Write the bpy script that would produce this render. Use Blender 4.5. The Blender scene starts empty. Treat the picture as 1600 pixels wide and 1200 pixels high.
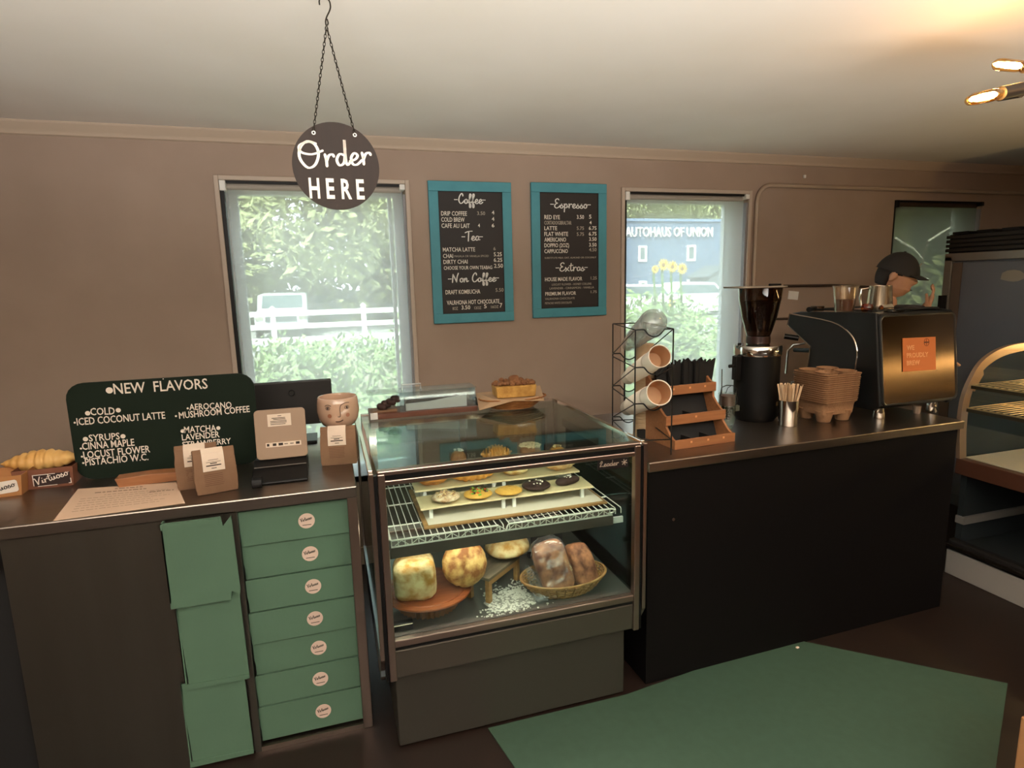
import bpy, bmesh, math, random
from math import pi, sin, cos, radians as R
from mathutils import Vector, Matrix, noise as MN
random.seed(7)
sc = bpy.context.scene
COL = sc.collection
# ------------------------------------------------------------------ camera
def cam_matrix(yaw, pitch, roll):
    cy, sy, cp, sp = cos(yaw), sin(yaw), cos(pitch), sin(pitch)
    fw = Vector((sy*cp, cy*cp, sp)); rt = Vector((cy, -sy, 0)); up = rt.cross(fw)
    r2 = rt*cos(roll)+up*sin(roll); u2 = -rt*sin(roll)+up*cos(roll)
    return r2, u2, fw
H = 1.55; FPX = 935.0
_r, _u, _f = cam_matrix(R(17.0), R(-9.59), R(-1.40))
cam = bpy.data.objects.new('camera', bpy.data.cameras.new('camera')); COL.objects.link(cam)
cam.data.sensor_width = 36; cam.data.lens = FPX/1600*36
cam.data.clip_start = .05; cam.data.clip_end = 300
m3 = Matrix((_r, _u, -_f)).transposed()
cam.matrix_world = Matrix.Translation((0, 0, H)) @ m3.to_4x4()
sc.camera = cam
def at(px, py, X=None, Y=None, Z=None):
    """world point on the sight line of a photo pixel at a known X, Y or Z"""
    d = _r*(px-800)+_u*(600-py)+_f*FPX
    t = X/d.x if X is not None else Y/d.y if Y is not None else (Z-H)/d.z
    return Vector((0, 0, H))+d*t
# ------------------------------------------------------------------ light
sc.view_settings.view_transform = 'Standard'; sc.view_settings.look = 'None'
sc.view_settings.exposure = 1.3; sc.view_settings.gamma = 1; sc.view_settings.use_curve_mapping = False
W = bpy.data.worlds.new('sky'); sc.world = W; W.use_nodes = True
bg = W.node_tree.nodes['Background']; bg.inputs[0].default_value = (.92, .95, 1, 1); bg.inputs[1].default_value = 3
def lamp(name, kind, loc, power, color, rot=(0, 0, 0), size=None, sy=None, radius=None, spread=None):
    l = bpy.data.lights.new(name, kind); l.energy = power; l.color = color
    if size: l.size = size
    if sy: l.shape = 'RECTANGLE'; l.size_y = sy
    if radius: l.shadow_soft_size = radius
    if spread: l.spread = spread
    o = bpy.data.objects.new(name, l); COL.objects.link(o); o.location = loc; o.rotation_euler = rot
    return o
sun = lamp('sun', 'SUN', (0, -10, 20), 7.5, (1, .96, .86), (R(40), 0, R(-38))); sun.data.angle = R(1)
# added unseen fill behind the camera: upward panel for the ceiling, two warm points
lamp('rear_uplight_fill', 'AREA', (.2, -1.6, .9), 135, (1, .96, .91), (R(153), 0, 0), 3.6, 1.2, spread=R(110))
lamp('warm_rear_fill', 'POINT', (3.3, -1.1, 1.95), 8, (1, .62, .32), radius=.12)
lamp('warm_rear_fill', 'POINT', (-1.3, -1.4, 1.95), 8, (1, .78, .58), radius=.12)
sc.cycles.max_bounces = 8; sc.cycles.transparent_max_bounces = 32; sc.cycles.diffuse_bounces = 4
sc.cycles.glossy_bounces = 4; sc.cycles.sample_clamp_indirect = 4; sc.cycles.caustics_reflective = False; sc.cycles.caustics_refractive = False
sc.cycles.use_denoising = True
# ------------------------------------------------------------------ materials
def lin(c):
    if isinstance(c, str): c = tuple(int(c[i:i+2], 16)/255 for i in (0, 2, 4))
    return tuple((x/12.92 if x <= .04045 else ((x+.055)/1.055)**2.4) for x in c)+(1,)
_mc = {}
def mat(name, c='808080', rough=.6, metal=0, c2=None, nscale=8, namt=.5, bump=0, bscale=40, emit=None, estr=0,
        stretch=None, kind='noise', coat=0, spec=.5, alpha=None, trans=0, sss=0):
    if name in _mc: return _mc[name]
    m = bpy.data.materials.new(name); m.use_nodes = True; nt = m.node_tree; b = nt.nodes['Principled BSDF']
    b.inputs['Base Color'].default_value = lin(c); b.inputs['Roughness'].default_value = rough
    b.inputs['Metallic'].default_value = metal; b.inputs['Specular IOR Level'].default_value = spec
    b.inputs['Coat Weight'].default_value = coat
    if trans: b.inputs['Transmission Weight'].default_value = trans
    if alpha is not None: b.inputs['Alpha'].default_value = alpha
    if emit: b.inputs['Emission Color'].default_value = lin(emit); b.inputs['Emission Strength'].default_value = estr
    tc = mp = None
    if c2 or bump:
        tc = nt.nodes.new('ShaderNodeTexCoord'); mp = nt.nodes.new('ShaderNodeMapping')
        nt.links.new(tc.outputs['Object'], mp.inputs[0])
        if stretch: mp.inputs['Scale'].default_value = stretch
    if c2:
        n = nt.nodes.new('ShaderNodeTexNoise' if kind != 'voronoi' else 'ShaderNodeTexVoronoi'); n.inputs['Scale'].default_value = nscale
        if kind != 'voronoi': n.inputs['Detail'].default_value = 4
        nt.links.new(mp.outputs[0], n.inputs['Vector'])
        r = nt.nodes.new('ShaderNodeValToRGB'); r.color_ramp.elements[0].position = .5-namt/2; r.color_ramp.elements[1].position = .5+namt/2
        r.color_ramp.elements[0].color = lin(c); r.color_ramp.elements[1].color = lin(c2)
        nt.links.new(n.outputs[0], r.inputs[0]); nt.links.new(r.outputs[0], b.inputs['Base Color'])
    if bump:
        n = nt.nodes.new('ShaderNodeTexNoise'); n.inputs['Scale'].default_value = bscale; n.inputs['Detail'].default_value = 3
        nt.links.new(mp.outputs[0], n.inputs['Vector'])
        bn = nt.nodes.new('ShaderNodeBump'); bn.inputs['Strength'].default_value = bump; bn.inputs['Distance'].default_value = .004
        nt.links.new(n.outputs[0], bn.inputs['Height']); nt.links.new(bn.outputs[0], b.inputs['Normal'])
    _mc[name] = m; return m
def glass(name, tint='f4fbf8', refl=1.0, ior=1.45, rough=.02, haze=0, hazec='ffffff'):
    if name in _mc: return _mc[name]
    m = bpy.data.materials.new(name); m.use_nodes = True; nt = m.node_tree; nt.nodes.clear()
    o = nt.nodes.new('ShaderNodeOutputMaterial'); t = nt.nodes.new('ShaderNodeBsdfTransparent'); g = nt.nodes.new('ShaderNodeBsdfGlossy')
    f = nt.nodes.new('ShaderNodeFresnel'); mx = nt.nodes.new('ShaderNodeMixShader'); mul = nt.nodes.new('ShaderNodeMath'); mul.operation = 'MULTIPLY'
    ge = nt.nodes.new('ShaderNodeNewGeometry'); im = nt.nodes.new('ShaderNodeMix'); im.inputs[2].default_value = ior; im.inputs[3].default_value = 1/ior
    nt.links.new(ge.outputs['Backfacing'], im.inputs[0]); nt.links.new(im.outputs[0], f.inputs[0]); mul.inputs[1].default_value = refl; t.inputs[0].default_value = lin(tint); g.inputs['Roughness'].default_value = rough
    nt.links.new(f.outputs[0], mul.inputs[0]); nt.links.new(mul.outputs[0], mx.inputs[0]); nt.links.new(t.outputs[0], mx.inputs[1]); nt.links.new(g.outputs[0], mx.inputs[2])
    last = mx
    if haze:
        d = nt.nodes.new('ShaderNodeBsdfDiffuse'); tl = nt.nodes.new('ShaderNodeBsdfTranslucent'); d.inputs[0].default_value = lin(hazec); tl.inputs[0].default_value = lin(hazec)
        a = nt.nodes.new('ShaderNodeMixShader'); nt.links.new(d.outputs[0], a.inputs[1]); nt.links.new(tl.outputs[0], a.inputs[2])
        b = nt.nodes.new('ShaderNodeMixShader'); b.inputs[0].default_value = haze; nt.links.new(mx.outputs[0], b.inputs[1]); nt.links.new(a.outputs[0], b.inputs[2]); last = b
    nt.links.new(last.outputs[0], o.inputs[0]); _mc[name] = m; return m
WALL = mat('wall_paint', 'a69181', .75, c2='9d8878', nscale=3, bump=.06, bscale=120)
CEIL = mat('ceiling_paint', 'ebe4da', .8, c2='e4dccf', nscale=2)
CEILTRIM = mat('trim_paint', 'bba792', .6)
FLOOR = mat('dark_brown_floor', '1a100b', .5, c2='22150f', nscale=6)
MATG = mat('mint_mat', '3a5243', .6, c2='364d3e', nscale=30, bump=.1, bscale=200)
STEEL = mat('brushed_steel', '9a8f86', .32, 1, c2='8a8078', nscale=4, stretch=(1, 30, 30), namt=.8)
STEELV = mat('dull_steel_panel', '757067', .42, 1, c2='5c564e', nscale=2, stretch=(2.5, 1, .25), namt=.9)  # vertical tone bands paint soft reflections into the steel colour
BRONZE = mat('bronze_rail', 'a08c80', .3, 1)
CHROME = mat('chrome', 'd8d4cc', .12, 1)
BLACK = mat('black_plastic', '0a0909', .45, spec=.3)
BLACKM = mat('black_matte', '0b0a0b', .7)
BLACKWIRE = mat('black_wire', '141312', .4, .3)
MINT = mat('mint_cardboard', '4f6c57', .75, c2='4a6652', nscale=5, bump=.1, bscale=60)
MINTD = mat('mint_cardboard_edge', '4e7a63', .8)
WHITE = mat('white_paint', 'e8e6e0', .5)
WHITEWIRE = mat('white_coated_wire', 'e6e2d6', .4)
PAPER = mat('paper', 'dcc8b4', .8)
KRAFT = mat('kraft_paper', '846349', .8, c2='74553d', nscale=14, bump=.5, bscale=18)
GLASS = glass('pane_glass', 'f2faf7', .9)
CASEGLASS = glass('case_glass', 'e9f3f0', 1.0)
ACRYL = glass('clear_acrylic', 'eef4f4', 1.3, haze=.06)
TEAL = mat('teal_paint', '4793a0', .55, c2='3f8895', nscale=12)
CHALK = mat('chalkboard', '1b1411', .6, c2='211a16', nscale=6)
LETTER = mat('cream_lettering', 'efe2d4', .7)
CHALKW = mat('white_chalk_marker', 'efe8dc', .7)
CHALKD = mat('faint_chalk_marker', 'b0a698', .8)
INK = mat('dark_ink', '2a1f18', .8)
SIGNG = mat('dark_green_board', '131f15', .7, spec=.2)
BAMBOO = mat('bamboo', 'a26c45', .45, c2='8c5a38', nscale=6, stretch=(1, 14, 14))
WOODD = mat('dark_wood', '6b3a22', .5, c2='4f2817', nscale=5, stretch=(1, 12, 12))
WOODR = mat('acacia_wood', 'a5592f', .4, c2='7d3d1f', nscale=4, stretch=(2, 14, 2))
WOODT = mat('tan_wood', 'b08552', .5, c2='8f6538', nscale=5, stretch=(1, 14, 14))
CRUST = mat('golden_crust', '8a5220', .65, c2='cfa662', nscale=26, namt=.22, bump=1, bscale=55)
CRUSTL = mat('pale_crust', 'a87830', .7, c2='d8c290', nscale=22, namt=.25, bump=1, bscale=50)
CRUSTB = mat('brown_crust', '6f3d24', .7, c2='b47a52', nscale=24, namt=.25, bump=1, bscale=50)
# ------------------------------------------------------------------ mesh builder
class MB:
    def __init__(s): s.v = []; s.f = []; s.T = None
    def add(s, vs, fs):
        k = len(s.v)
        if s.T is not None: vs = [s.T @ Vector(p) for p in vs]
        s.v += [tuple(p) for p in vs]; s.f += [tuple(i+k for i in f) for f in fs]; return s
    def box(s, x0, x1, y0, y1, z0, z1, M=None):
        vs = [Vector(p) for p in ((x0, y0, z0), (x1, y0, z0), (x1, y1, z0), (x0, y1, z0), (x0, y0, z1), (x1, y0, z1), (x1, y1, z1), (x0, y1, z1))]
        if M is not None: vs = [M @ p for p in vs]
        return s.add(vs, [(3, 2, 1, 0), (4, 5, 6, 7), (0, 1, 5, 4), (1, 2, 6, 5), (2, 3, 7, 6), (3, 0, 4, 7)])
    def prism(s, pts, ax, a, b, M=None):
        n = len(pts)
        def P(p, t): return Vector((p[0], t, p[1])) if ax == 'y' else Vector((t, p[0], p[1])) if ax == 'x' else Vector((p[0], p[1], t))
        vs = [P(p, a) for p in pts]+[P(p, b) for p in pts]
        if M is not None: vs = [M @ p for p in vs]
        return s.add(vs, [tuple(range(n))[::-1], tuple(range(n, 2*n))]+[(i, (i+1) % n, (i+1) % n+n, i+n) for i in range(n)])
    def rings(s, rings, closed=False, caps=True):
        n = len(rings[0]); vs = [p for r in rings for p in r]; fs = []
        m = len(rings)
        for j in range(m if closed else m-1):
            k = (j+1) % m
            for i in range(n): fs.append((j*n+i, j*n+(i+1) % n, k*n+(i+1) % n, k*n+i))
        if caps and not closed: fs += [tuple(range(n))[::-1], tuple(range((m-1)*n, m*n))]
        return s.add(vs, fs)
    def tube(s, pts, r, n=6, closed=False, radii=None, caps=True, flat=1):
        pts = [Vector(p) for p in pts]; m = len(pts); rs = []
        up = None
        for i, p in enumerate(pts):
            a = pts[(i-1) % m] if (closed or i > 0) else p; b = pts[(i+1) % m] if (closed or i < m-1) else p
            t = (b-a); t = t.normalized() if t.length > 1e-9 else Vector((0, 0, 1))
            if up is None: up = Vector((0, 0, 1)) if abs(t.z) < .9 else Vector((0, 1, 0))
            u = up-t*up.dot(t); u = u.normalized() if u.length > 1e-6 else t.orthogonal().normalized(); up = u; w = t.cross(u)
            rr = radii[i] if radii else r
            rs.append([p+u*rr*cos(2*pi*k/n)+w*rr*flat*sin(2*pi*k/n) for k in range(n)])
        return s.rings(rs, closed, caps)
    def cyl(s, p0, p1, r0, r1=None, n=20, caps=True): return s.tube([p0, p1], r0, n, radii=[r0, r0 if r1 is None else r1], caps=caps)
    def lathe(s, prof, n=28, c=(0, 0, 0), caps=False):
        return s.rings([[Vector((c[0]+r*cos(2*pi*k/n), c[1]+r*sin(2*pi*k/n), c[2]+z)) for k in range(n)] for r, z in prof], caps=caps)
    def ell(s, c, r, nu=24, nv=14, fn=None, M=None, p=1):
        def sg(x): return math.copysign(abs(x)**p, x)
        rs = []
        for j in range(nv+1):
            a = -pi/2+pi*j/nv; a = max(min(a, pi/2-.02), -pi/2+.02)
            ring = []
            for i in range(nu):
                b = 2*pi*i/nu
                d = Vector((sg(cos(a))*sg(cos(b)), sg(cos(a))*sg(sin(b)), sg(sin(a))))
                q = Vector((d.x*r[0], d.y*r[1], d.z*r[2]))
                if fn: q = fn(q, d)
                if M is not None: q = M @ q
                ring.append(q+Vector(c))
            rs.append(ring)
        return s.rings(rs)
    def build(s, name, m, parent=None, smooth=False, bevel=0, sub=0):
        me = bpy.data.meshes.new(name); me.from_pydata(s.v, [], s.f)
        bm = bmesh.new(); bm.from_mesh(me); bmesh.ops.recalc_face_normals(bm, faces=bm.faces); bm.to_mesh(me); bm.free()
        me.materials.append(m)
        o = bpy.data.objects.new(name, me); COL.objects.link(o)
        if parent: o.parent = parent
        if smooth:
            me.polygons.foreach_set('use_smooth', [True]*len(me.polygons))
            if smooth != 'full': me.set_sharp_from_angle(angle=R(40))
        if bevel:
            b = o.modifiers.new('bevel', 'BEVEL'); b.width = bevel; b.segments = 2; b.limit_method = 'ANGLE'; b.angle_limit = R(40)
        if sub:
            q = o.modifiers.new('sub', 'SUBSURF'); q.levels = sub; q.render_levels = sub
        return o
def tag(o, label=None, cat=None, group=None, kind=None):
    if label: o['label'] = label
    if cat: o['category'] = cat
    if group: o['group'] = group
    if kind: o['kind'] = kind
    return o
def thing(name, loc, label, cat, rz=0, group=None, rx=0, ry=0):
    o = bpy.data.objects.new(name, None); COL.objects.link(o); o.empty_display_size = .05
    o.location = loc; o.rotation_euler = (rx, ry, rz); return tag(o, label, cat, group)
def struct(o): o['kind'] = 'structure'; return o
def inst(src, parent=None, loc=None, rot=None, scale=None):
    c = src.copy(); COL.objects.link(c)
    if parent is not None: c.parent = parent
    if loc is not None: c.location = loc
    if rot is not None: c.rotation_euler = rot
    if scale is not None: c.scale = scale
    return c
def copy_tree(o, label=None, loc=None, rz=None, parent=None, scale=None):
    c = o.copy(); COL.objects.link(c); c.parent = parent
    for ch in [x for x in bpy.data.objects if x.parent == o]: copy_tree(ch, parent=c)
    if label: c['label'] = label
    if loc is not None: c.location = loc
    if rz is not None: c.rotation_euler.z = rz
    if scale is not None: c.scale = scale
    return c
# ---- lettering: plain text from the built-in font, script from drawn strokes
def text(name, s, m, parent, M, w=None, h=.02, ext=.0006, weight=0, align='LEFT', space=1):
    """s in the local XZ plane facing -Y through M; h = cap height, w = fitted width"""
    c = bpy.data.curves.new(name, 'FONT'); c.body = s; c.size = h/.69; c.extrude = ext; c.offset = weight; c.resolution_u = 2
    c.space_character = space; c.align_x = 'LEFT'
    t = bpy.data.objects.new(name, c); me = bpy.data.meshes.new_from_object(t); bpy.data.objects.remove(t)
    xs = [v.co.x for v in me.vertices]
    if not xs: return None
    x0, x1 = min(xs), max(xs); k = (w/(x1-x0)) if w else 1; off = -x0
    if align == 'CENTER': off = -(x0+x1)/2
    me.transform(M @ Matrix.Rotation(pi/2, 4, 'X') @ Matrix.Diagonal((k, 1, 1, 1)) @ Matrix.Translation((off, 0, 0)))
    me.materials.clear(); me.materials.append(m)
    o = bpy.data.objects.new(name, me); COL.objects.link(o); o.parent = parent; return o
G = {  # script glyphs: (advance, strokes)
 'O': (.78, [[(.62, .9), (.35, 1.0), (.1, .75), (.05, .35), (.25, .0), (.5, .1), (.66, .5), (.6, .85), (.4, .98), (.1, .85), (.12, .6), (.45, .5), (.8, .62)]]),
 'C': (.6, [[(.5, .78), (.48, .95), (.36, 1.02), (.16, .7), (.1, .3), (.24, .02), (.45, .1), (.6, .3)]]),
 'T': (.55, [[(.0, .82), (.3, .95), (.66, .98)], [(.34, .95), (.3, .4), (.27, -.05)]]),
 'N': (.75, [[(.06, .0), (.14, .9)], [(.14, .9), (.3, .5), (.46, .03)], [(.46, .03), (.52, .6), (.66, 1.02)]]),
 'E': (.55, [[(.46, .88), (.34, 1.0), (.14, .85), (.18, .6), (.34, .54), (.12, .4), (.06, .15), (.24, .0), (.48, .15), (.58, .3)]]),
 'V': (.6, [[(.0, .85), (.12, .9), (.2, .4), (.24, .02), (.4, .5), (.62, .95)]]),
 'L': (.6, [[(.1, .6), (.3, .98), (.4, .8), (.22, .4), (.1, .05), (.3, .12), (.6, .02)]]),
 'a': (.42, [[(.33, .42), (.18, .46), (.06, .25), (.12, .03), (.28, .12), (.35, .42), (.33, .1), (.46, .1)]]),
 'd': (.46, [[(.33, .4), (.18, .46), (.06, .25), (.12, .03), (.28, .12), (.36, .5), (.4, 1.0), (.35, .3), (.38, .03), (.5, .14)]]),
 'e': (.38, [[(.02, .16), (.22, .24), (.3, .38), (.2, .47), (.08, .3), (.1, .06), (.24, .02), (.42, .18)]]),
 'f': (.32, [[(.02, .1), (.2, .55), (.3, .9), (.2, 1.0), (.14, .7), (.13, .1), (.12, -.35), (.22, -.38), (.24, -.1), (.16, .08), (.36, .2)]]),
 'i': (.24, [[(.04, .1), (.12, .45), (.1, .08), (.26, .12)], [(.15, .66), (.17, .7)]]),
 'n': (.46, [[(.04, .02), (.08, .46), (.09, .2), (.22, .46), (.3, .36), (.3, .05), (.46, .14)]]),
 'o': (.4, [[(.22, .46), (.08, .36), (.07, .1), (.2, .02), (.32, .18), (.28, .42), (.2, .45), (.3, .36), (.44, .38)]]),
 'p': (.44, [[(.06, .45), (.09, .1), (.06, -.4)], [(.08, .2), (.2, .46), (.34, .34), (.28, .06), (.12, .06)], [(.3, .1), (.46, .16)]]),
 'r': (.38, [[(.08, .47), (.1, .25), (.09, .02)], [(.1, .2), (.2, .42), (.32, .46), (.36, .38)]]),
 's': (.36, [[(.02, .1), (.2, .48), (.18, .36), (.3, .16), (.2, .0), (.06, .04)], [(.28, .1), (.38, .16)]]),
 't': (.32, [[(.18, .9), (.12, .3), (.18, .02), (.34, .14)], [(.0, .62), (.34, .68)]]),
 'u': (.46, [[(.05, .45), (.07, .1), (.2, .04), (.32, .45), (.32, .1), (.46, .14)]]),
 'x': (.42, [[(.04, .45), (.2, .2), (.4, .02)], [(.36, .46), (.2, .2), (.04, -.02)]]),
 'z': (.36, [[(.04, .4), (.28, .42), (.1, .12), (.28, .0), (.2, -.35), (.08, -.3), (.36, .1)]]),
 '-': (.34, [[(.02, .4), (.28, .4)]]), ' ': (.3, [])}
def smooth_path(p, k=4):
    p = [Vector((a, b, 0)) for a, b in p]
    if len(p) < 3: return p
    out = []
    for i in range(len(p)-1):
        a, b, c, d = p[max(i-1, 0)], p[i], p[i+1], p[min(i+2, len(p)-1)]
        for j in range(k):
            t = j/k; out.append(.5*((2*b)+(c-a)*t+(2*a-5*b+4*c-d)*t*t+(3*b-a-3*c+d)*t**3))
    return out+[p[-1]]
def script(name, s, m, parent, M, w, h, th, ext=.0012):
    """brush script of drawn strokes, local XZ plane facing -Y; w total width, h cap height"""
    tot = sum(G[c][0] for c in s); k = w/tot; x = 0; b = MB()
    for c in s:
        adv, st = G[c]
        for path in st:
            pts = smooth_path(path); pts = [Vector(((x+p.x)*k, 0, p.y*h)) for p in pts]
            n = len(pts); L = []; Rr = []
            for i, p in enumerate(pts):
                t = pts[min(i+1, n-1)]-pts[max(i-1, 0)]
                t = t.normalized() if t.length > 1e-9 else Vector((1, 0, 0))
                nr = Vector((-t.z, 0, t.x)); ww = th*(.62+.38*abs(t.z)); L.append(p+nr*ww/2); Rr.append(p-nr*ww/2)
            vs = [q+Vector((0, -ext, 0)) for q in L+Rr]; fs = [(i, i+1, n+i+1, n+i) for i in range(n-1)]
            b.add([M @ q for q in vs], fs)
            e = pts[0], pts[-1]
            for q in e: b.add([M @ (q+Vector((cos(a)*th*.42, -ext*1.02, sin(a)*th*.42))) for a in [2*pi*z/8 for z in range(8)]], [tuple(range(8))])
        x += adv
    return b.build(name, m, parent)
def TM(x, y, z, ry=0, rz=0): return Matrix.Translation((x, y, z)) @ Matrix.Rotation(rz, 4, 'Z') @ Matrix.Rotation(ry, 4, 'Y')
def rrect(x0, x1, y0, y1, r, n=5):
    o = []
    for cx, cy, a in ((x1-r, y1-r, 0), (x0+r, y1-r, 90), (x0+r, y0+r, 180), (x1-r, y0+r, 270)):
        for i in range(n+1): t = R(a+90*i/n); o.append((cx+r*cos(t), cy+r*sin(t)))
    return o
# ================================================================== ROOM
YW = 3.3; CZ = 2.3; X0, X1, YB = -3.0, 6.6, -3.6
WIN = [(-.45, .445, .5, 2.075), (1.73, 2.6, .5, 2.065), (3.8, 4.63, 1.0, 2.05)]
b = MB(); xs = X0
for (a, c, z0, z1) in WIN:
    b.box(xs, a, YW, YW+.2, 0, CZ); b.box(a, c, YW, YW+.2, 0, z0); b.box(a, c, YW, YW+.2, z1, CZ); xs = c
b.box(xs, X1, YW, YW+.2, 0, CZ)
struct(b.build('wall_back', WALL))
struct(MB().box(X0, X1, YB, YW+.2, -.12, 0).build('floor', FLOOR))
struct(MB().box(X0, X1, YB, YW+.2, CZ, CZ+.15).build('ceiling', CEIL))
struct(MB().box(X0-.15, X0, YB, YW+.2, 0, CZ).build('wall_left', WALL))
struct(MB().box(X1, X1+.15, YB, YW+.2, 0, CZ).build('wall_right', WALL))
struct(MB().box(X0, X1, YB-.15, YB, 0, CZ).build('wall_front', mat('dark_wall_paint', '4a3c30', .8)))
# the cove strip where ceiling and wall meet
struct(MB().prism([(YW, CZ), (YW-.055, CZ), (YW-.05, CZ-.012), (YW-.02, CZ-.03), (YW-.012, CZ-.05), (YW, CZ-.055)], 'x', X0, X1).build('trim_1', CEILTRIM, smooth=True))
struct(MB().box(X0, X1, YW-.014, YW, 0, .1).build('baseboard_back', CEILTRIM))
SHADE = glass('sun_shade_fabric', 'f0f2f2', 0.0, haze=.42, hazec='d4d4d6')
SHADED = glass('dark_shade_fabric', 'cacac2', 0.0, haze=.5, hazec='9a9c94')
VINYL = mat('white_vinyl', 'dfe3e6', .4); CASING = mat('window_casing', 'b9a898', .55)
for i, (a, c, z0, z1) in enumerate(WIN):
    r = bpy.data.objects.new('window_%d' % (i+1), None); COL.objects.link(r); struct(r); r.location = (a, YW, z0)
    w, h = c-a, z1-z0; t = .05; yf, yg = .115, .175
    b = MB(); b.box(0, t, yf, yg, 0, h); b.box(w-t, w, yf, yg, 0, h); b.box(t, w-t, yf, yg, 0, t); b.box(t, w-t, yf, yg, h-t, h)
    b.box(t, t+.012, yf+.012, yf+.05, t, h-t); b.box(w-t-.03, w-t-.012, yf+.012, yf+.05, t, h-t)
    b.build('window_frame', VINYL, r, bevel=.003)
    MB().box(t, w-t, .14, .146, t, h-t).build('pane', GLASS if i < 2 else glass('tinted_glass', 'd4dad6', 1.2), r)
    if i < 2:
        b = MB(); e = .022
        b.box(-e, .0, -.012, 0, 0, h+e); b.box(w, w+e, -.012, 0, 0, h+e); b.box(0, w, -.012, 0, h, h+e)
        b.build('casing', CASING, r, bevel=.003)
    MB().box(0, w, 0, .115, -.02, 0).build('sill', VINYL, r)
for i, (a, c, z0, z1) in enumerate(WIN):
    w = c-a; L = ['white sun shade pulled down over the window nearest the hanging round sign', 'white sun shade over the window behind the cup rack',
                  'dark sun shade over the window behind the person in a cap'][i]
    r = thing('roller_shade', (a, YW, z1), L, 'window shade')
    MB().box(.03, w-.012, .03, .0312, z0-z1+.005, -.03).build('shade_fabric', SHADE if i < 2 else SHADED, r)
    MB().cyl((.02, .035, -.024), (w-.02, .035, -.024), .018, n=16).build('roller_tube', mat('shade_roll', 'a59c90', .7) if i < 2 else mat('shade_roll_dark', '3a2a1c', .6), r, smooth=True)
    MB().box(.03, w-.03, .0, .012, -.013, -.002).build('head_rail', BLACK, r)
    b = MB(); b.box(.002, .03, -.016, .055, -.05, -.002); b.build('bracket', WHITE if i < 2 else BLACK, r, bevel=.003)
    b = MB(); b.box(w-.03, w-.002, -.016, .055, -.03, -.002); b.build('bracket', WHITE if i < 2 else BLACK, r, bevel=.003)
    b = MB(); b.box(.0, .018, .004, .04, z0-z1, -.05); b.build('gap_strip', BLACK, r)  # black strip paints the shade in the gap between fabric and reveal
    MB().box(w-.012, w, .004, .04, z0-z1, -.05).build('gap_strip', mat('grey_strip', '8d8a8c', .5), r)
# surface conduit with a rounded elbow on the wall
p = [(2.655, YW-.014, .9), (2.655, YW-.014, 2.02)]+[(2.755-.1*cos(R(a)), YW-.014, 2.02+.1*sin(R(a))) for a in range(15, 90, 15)]+[(2.755, YW-.014, 2.12), (X1, YW-.014, 2.11)]
tag(MB().tube(p, .013, 10).build('wall_conduit', mat('conduit_paint', 'ab9885', .45), smooth=True), 'beige conduit with rounded elbow running along the wall right of the window', 'conduit')
p = [tuple(at(x, y, Y=YW-.008)) for x, y in ((1225, 447), (1300, 446), (1372, 449))]
tag(MB().tube(p, .009, 8).build('wall_cable', mat('cable', '3a2a1e', .6), smooth=True), 'dark cable running along the wall behind the espresso machine', 'cable')
p = [tuple(at(x, y, Y=YW-.008)) for x, y in ((1195, 499), (1260, 497))]
tag(MB().tube(p, .008, 8).build('wall_cable', mat('cable'), smooth=True), 'short dark cable on the wall just right of the coffee hopper', 'cable')
o = MB().box(-.04, .04, -.004, 0, -.055, .0).build('taped_note', WHITE); o.location = at(1240, 455, Y=YW-.001)
o.rotation_euler.y = R(6); tag(o, 'small white paper note taped on the wall behind the coffee hopper', 'note')
o = MB().box(-.008, .008, -.012, 0, -.01, .01).build('wall_hook', WHITE, bevel=.002); o.location = at(1256, 276, Y=YW); tag(o, 'tiny white hook on the wall under the conduit', 'hook')
# mint coloured floor mat
q = [(.473, 1.80), (.975, 1.83), (1.80, 1.85), (1.835, 1.89), (2.37, 1.40), (1.86, 1.05), (.60, 1.0)]
q = [(.44, 1.83), (.98, 1.828), (1.79, 1.925), (1.80, 1.93), (2.372, 1.413), (1.72, 1.03), (1.0, .8), (.62, .9)]
tag(MB().prism(q, 'z', .0005, .005).build('floor_mat', MATG), 'large mint green floor mat in front of the pastry case', 'mat')
for k, (x, y) in enumerate(((1221, 1009), (1246, 1013))):
    c = at(x, y, Z=.005); o = MB().ell((0, 0, .004), (.009, .006, .004), 8, 5).build('crumb', PAPER); o.location = c
    tag(o, ('left' if k == 0 else 'right')+' one of two white crumbs on the mint mat', 'crumb', 'crumbs on the mat')
# tan cabinet edge by the lower right corner
c = at(1592, 1140, Y=.95)
t = thing('side_cabinet', (c.x, .95, 0), 'tan wooden cabinet cut off by the lower right corner of the photo', 'cabinet', rz=R(4))
MB().box(0, .5, -.4, 0, .05, .40).build('cabinet_body', mat('cabinet_tan', 'a8784e', .5), t, bevel=.004)
MB().box(.02, .48, -.38, -.02, 0, .05).build('plinth', BLACKM, t)
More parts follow.
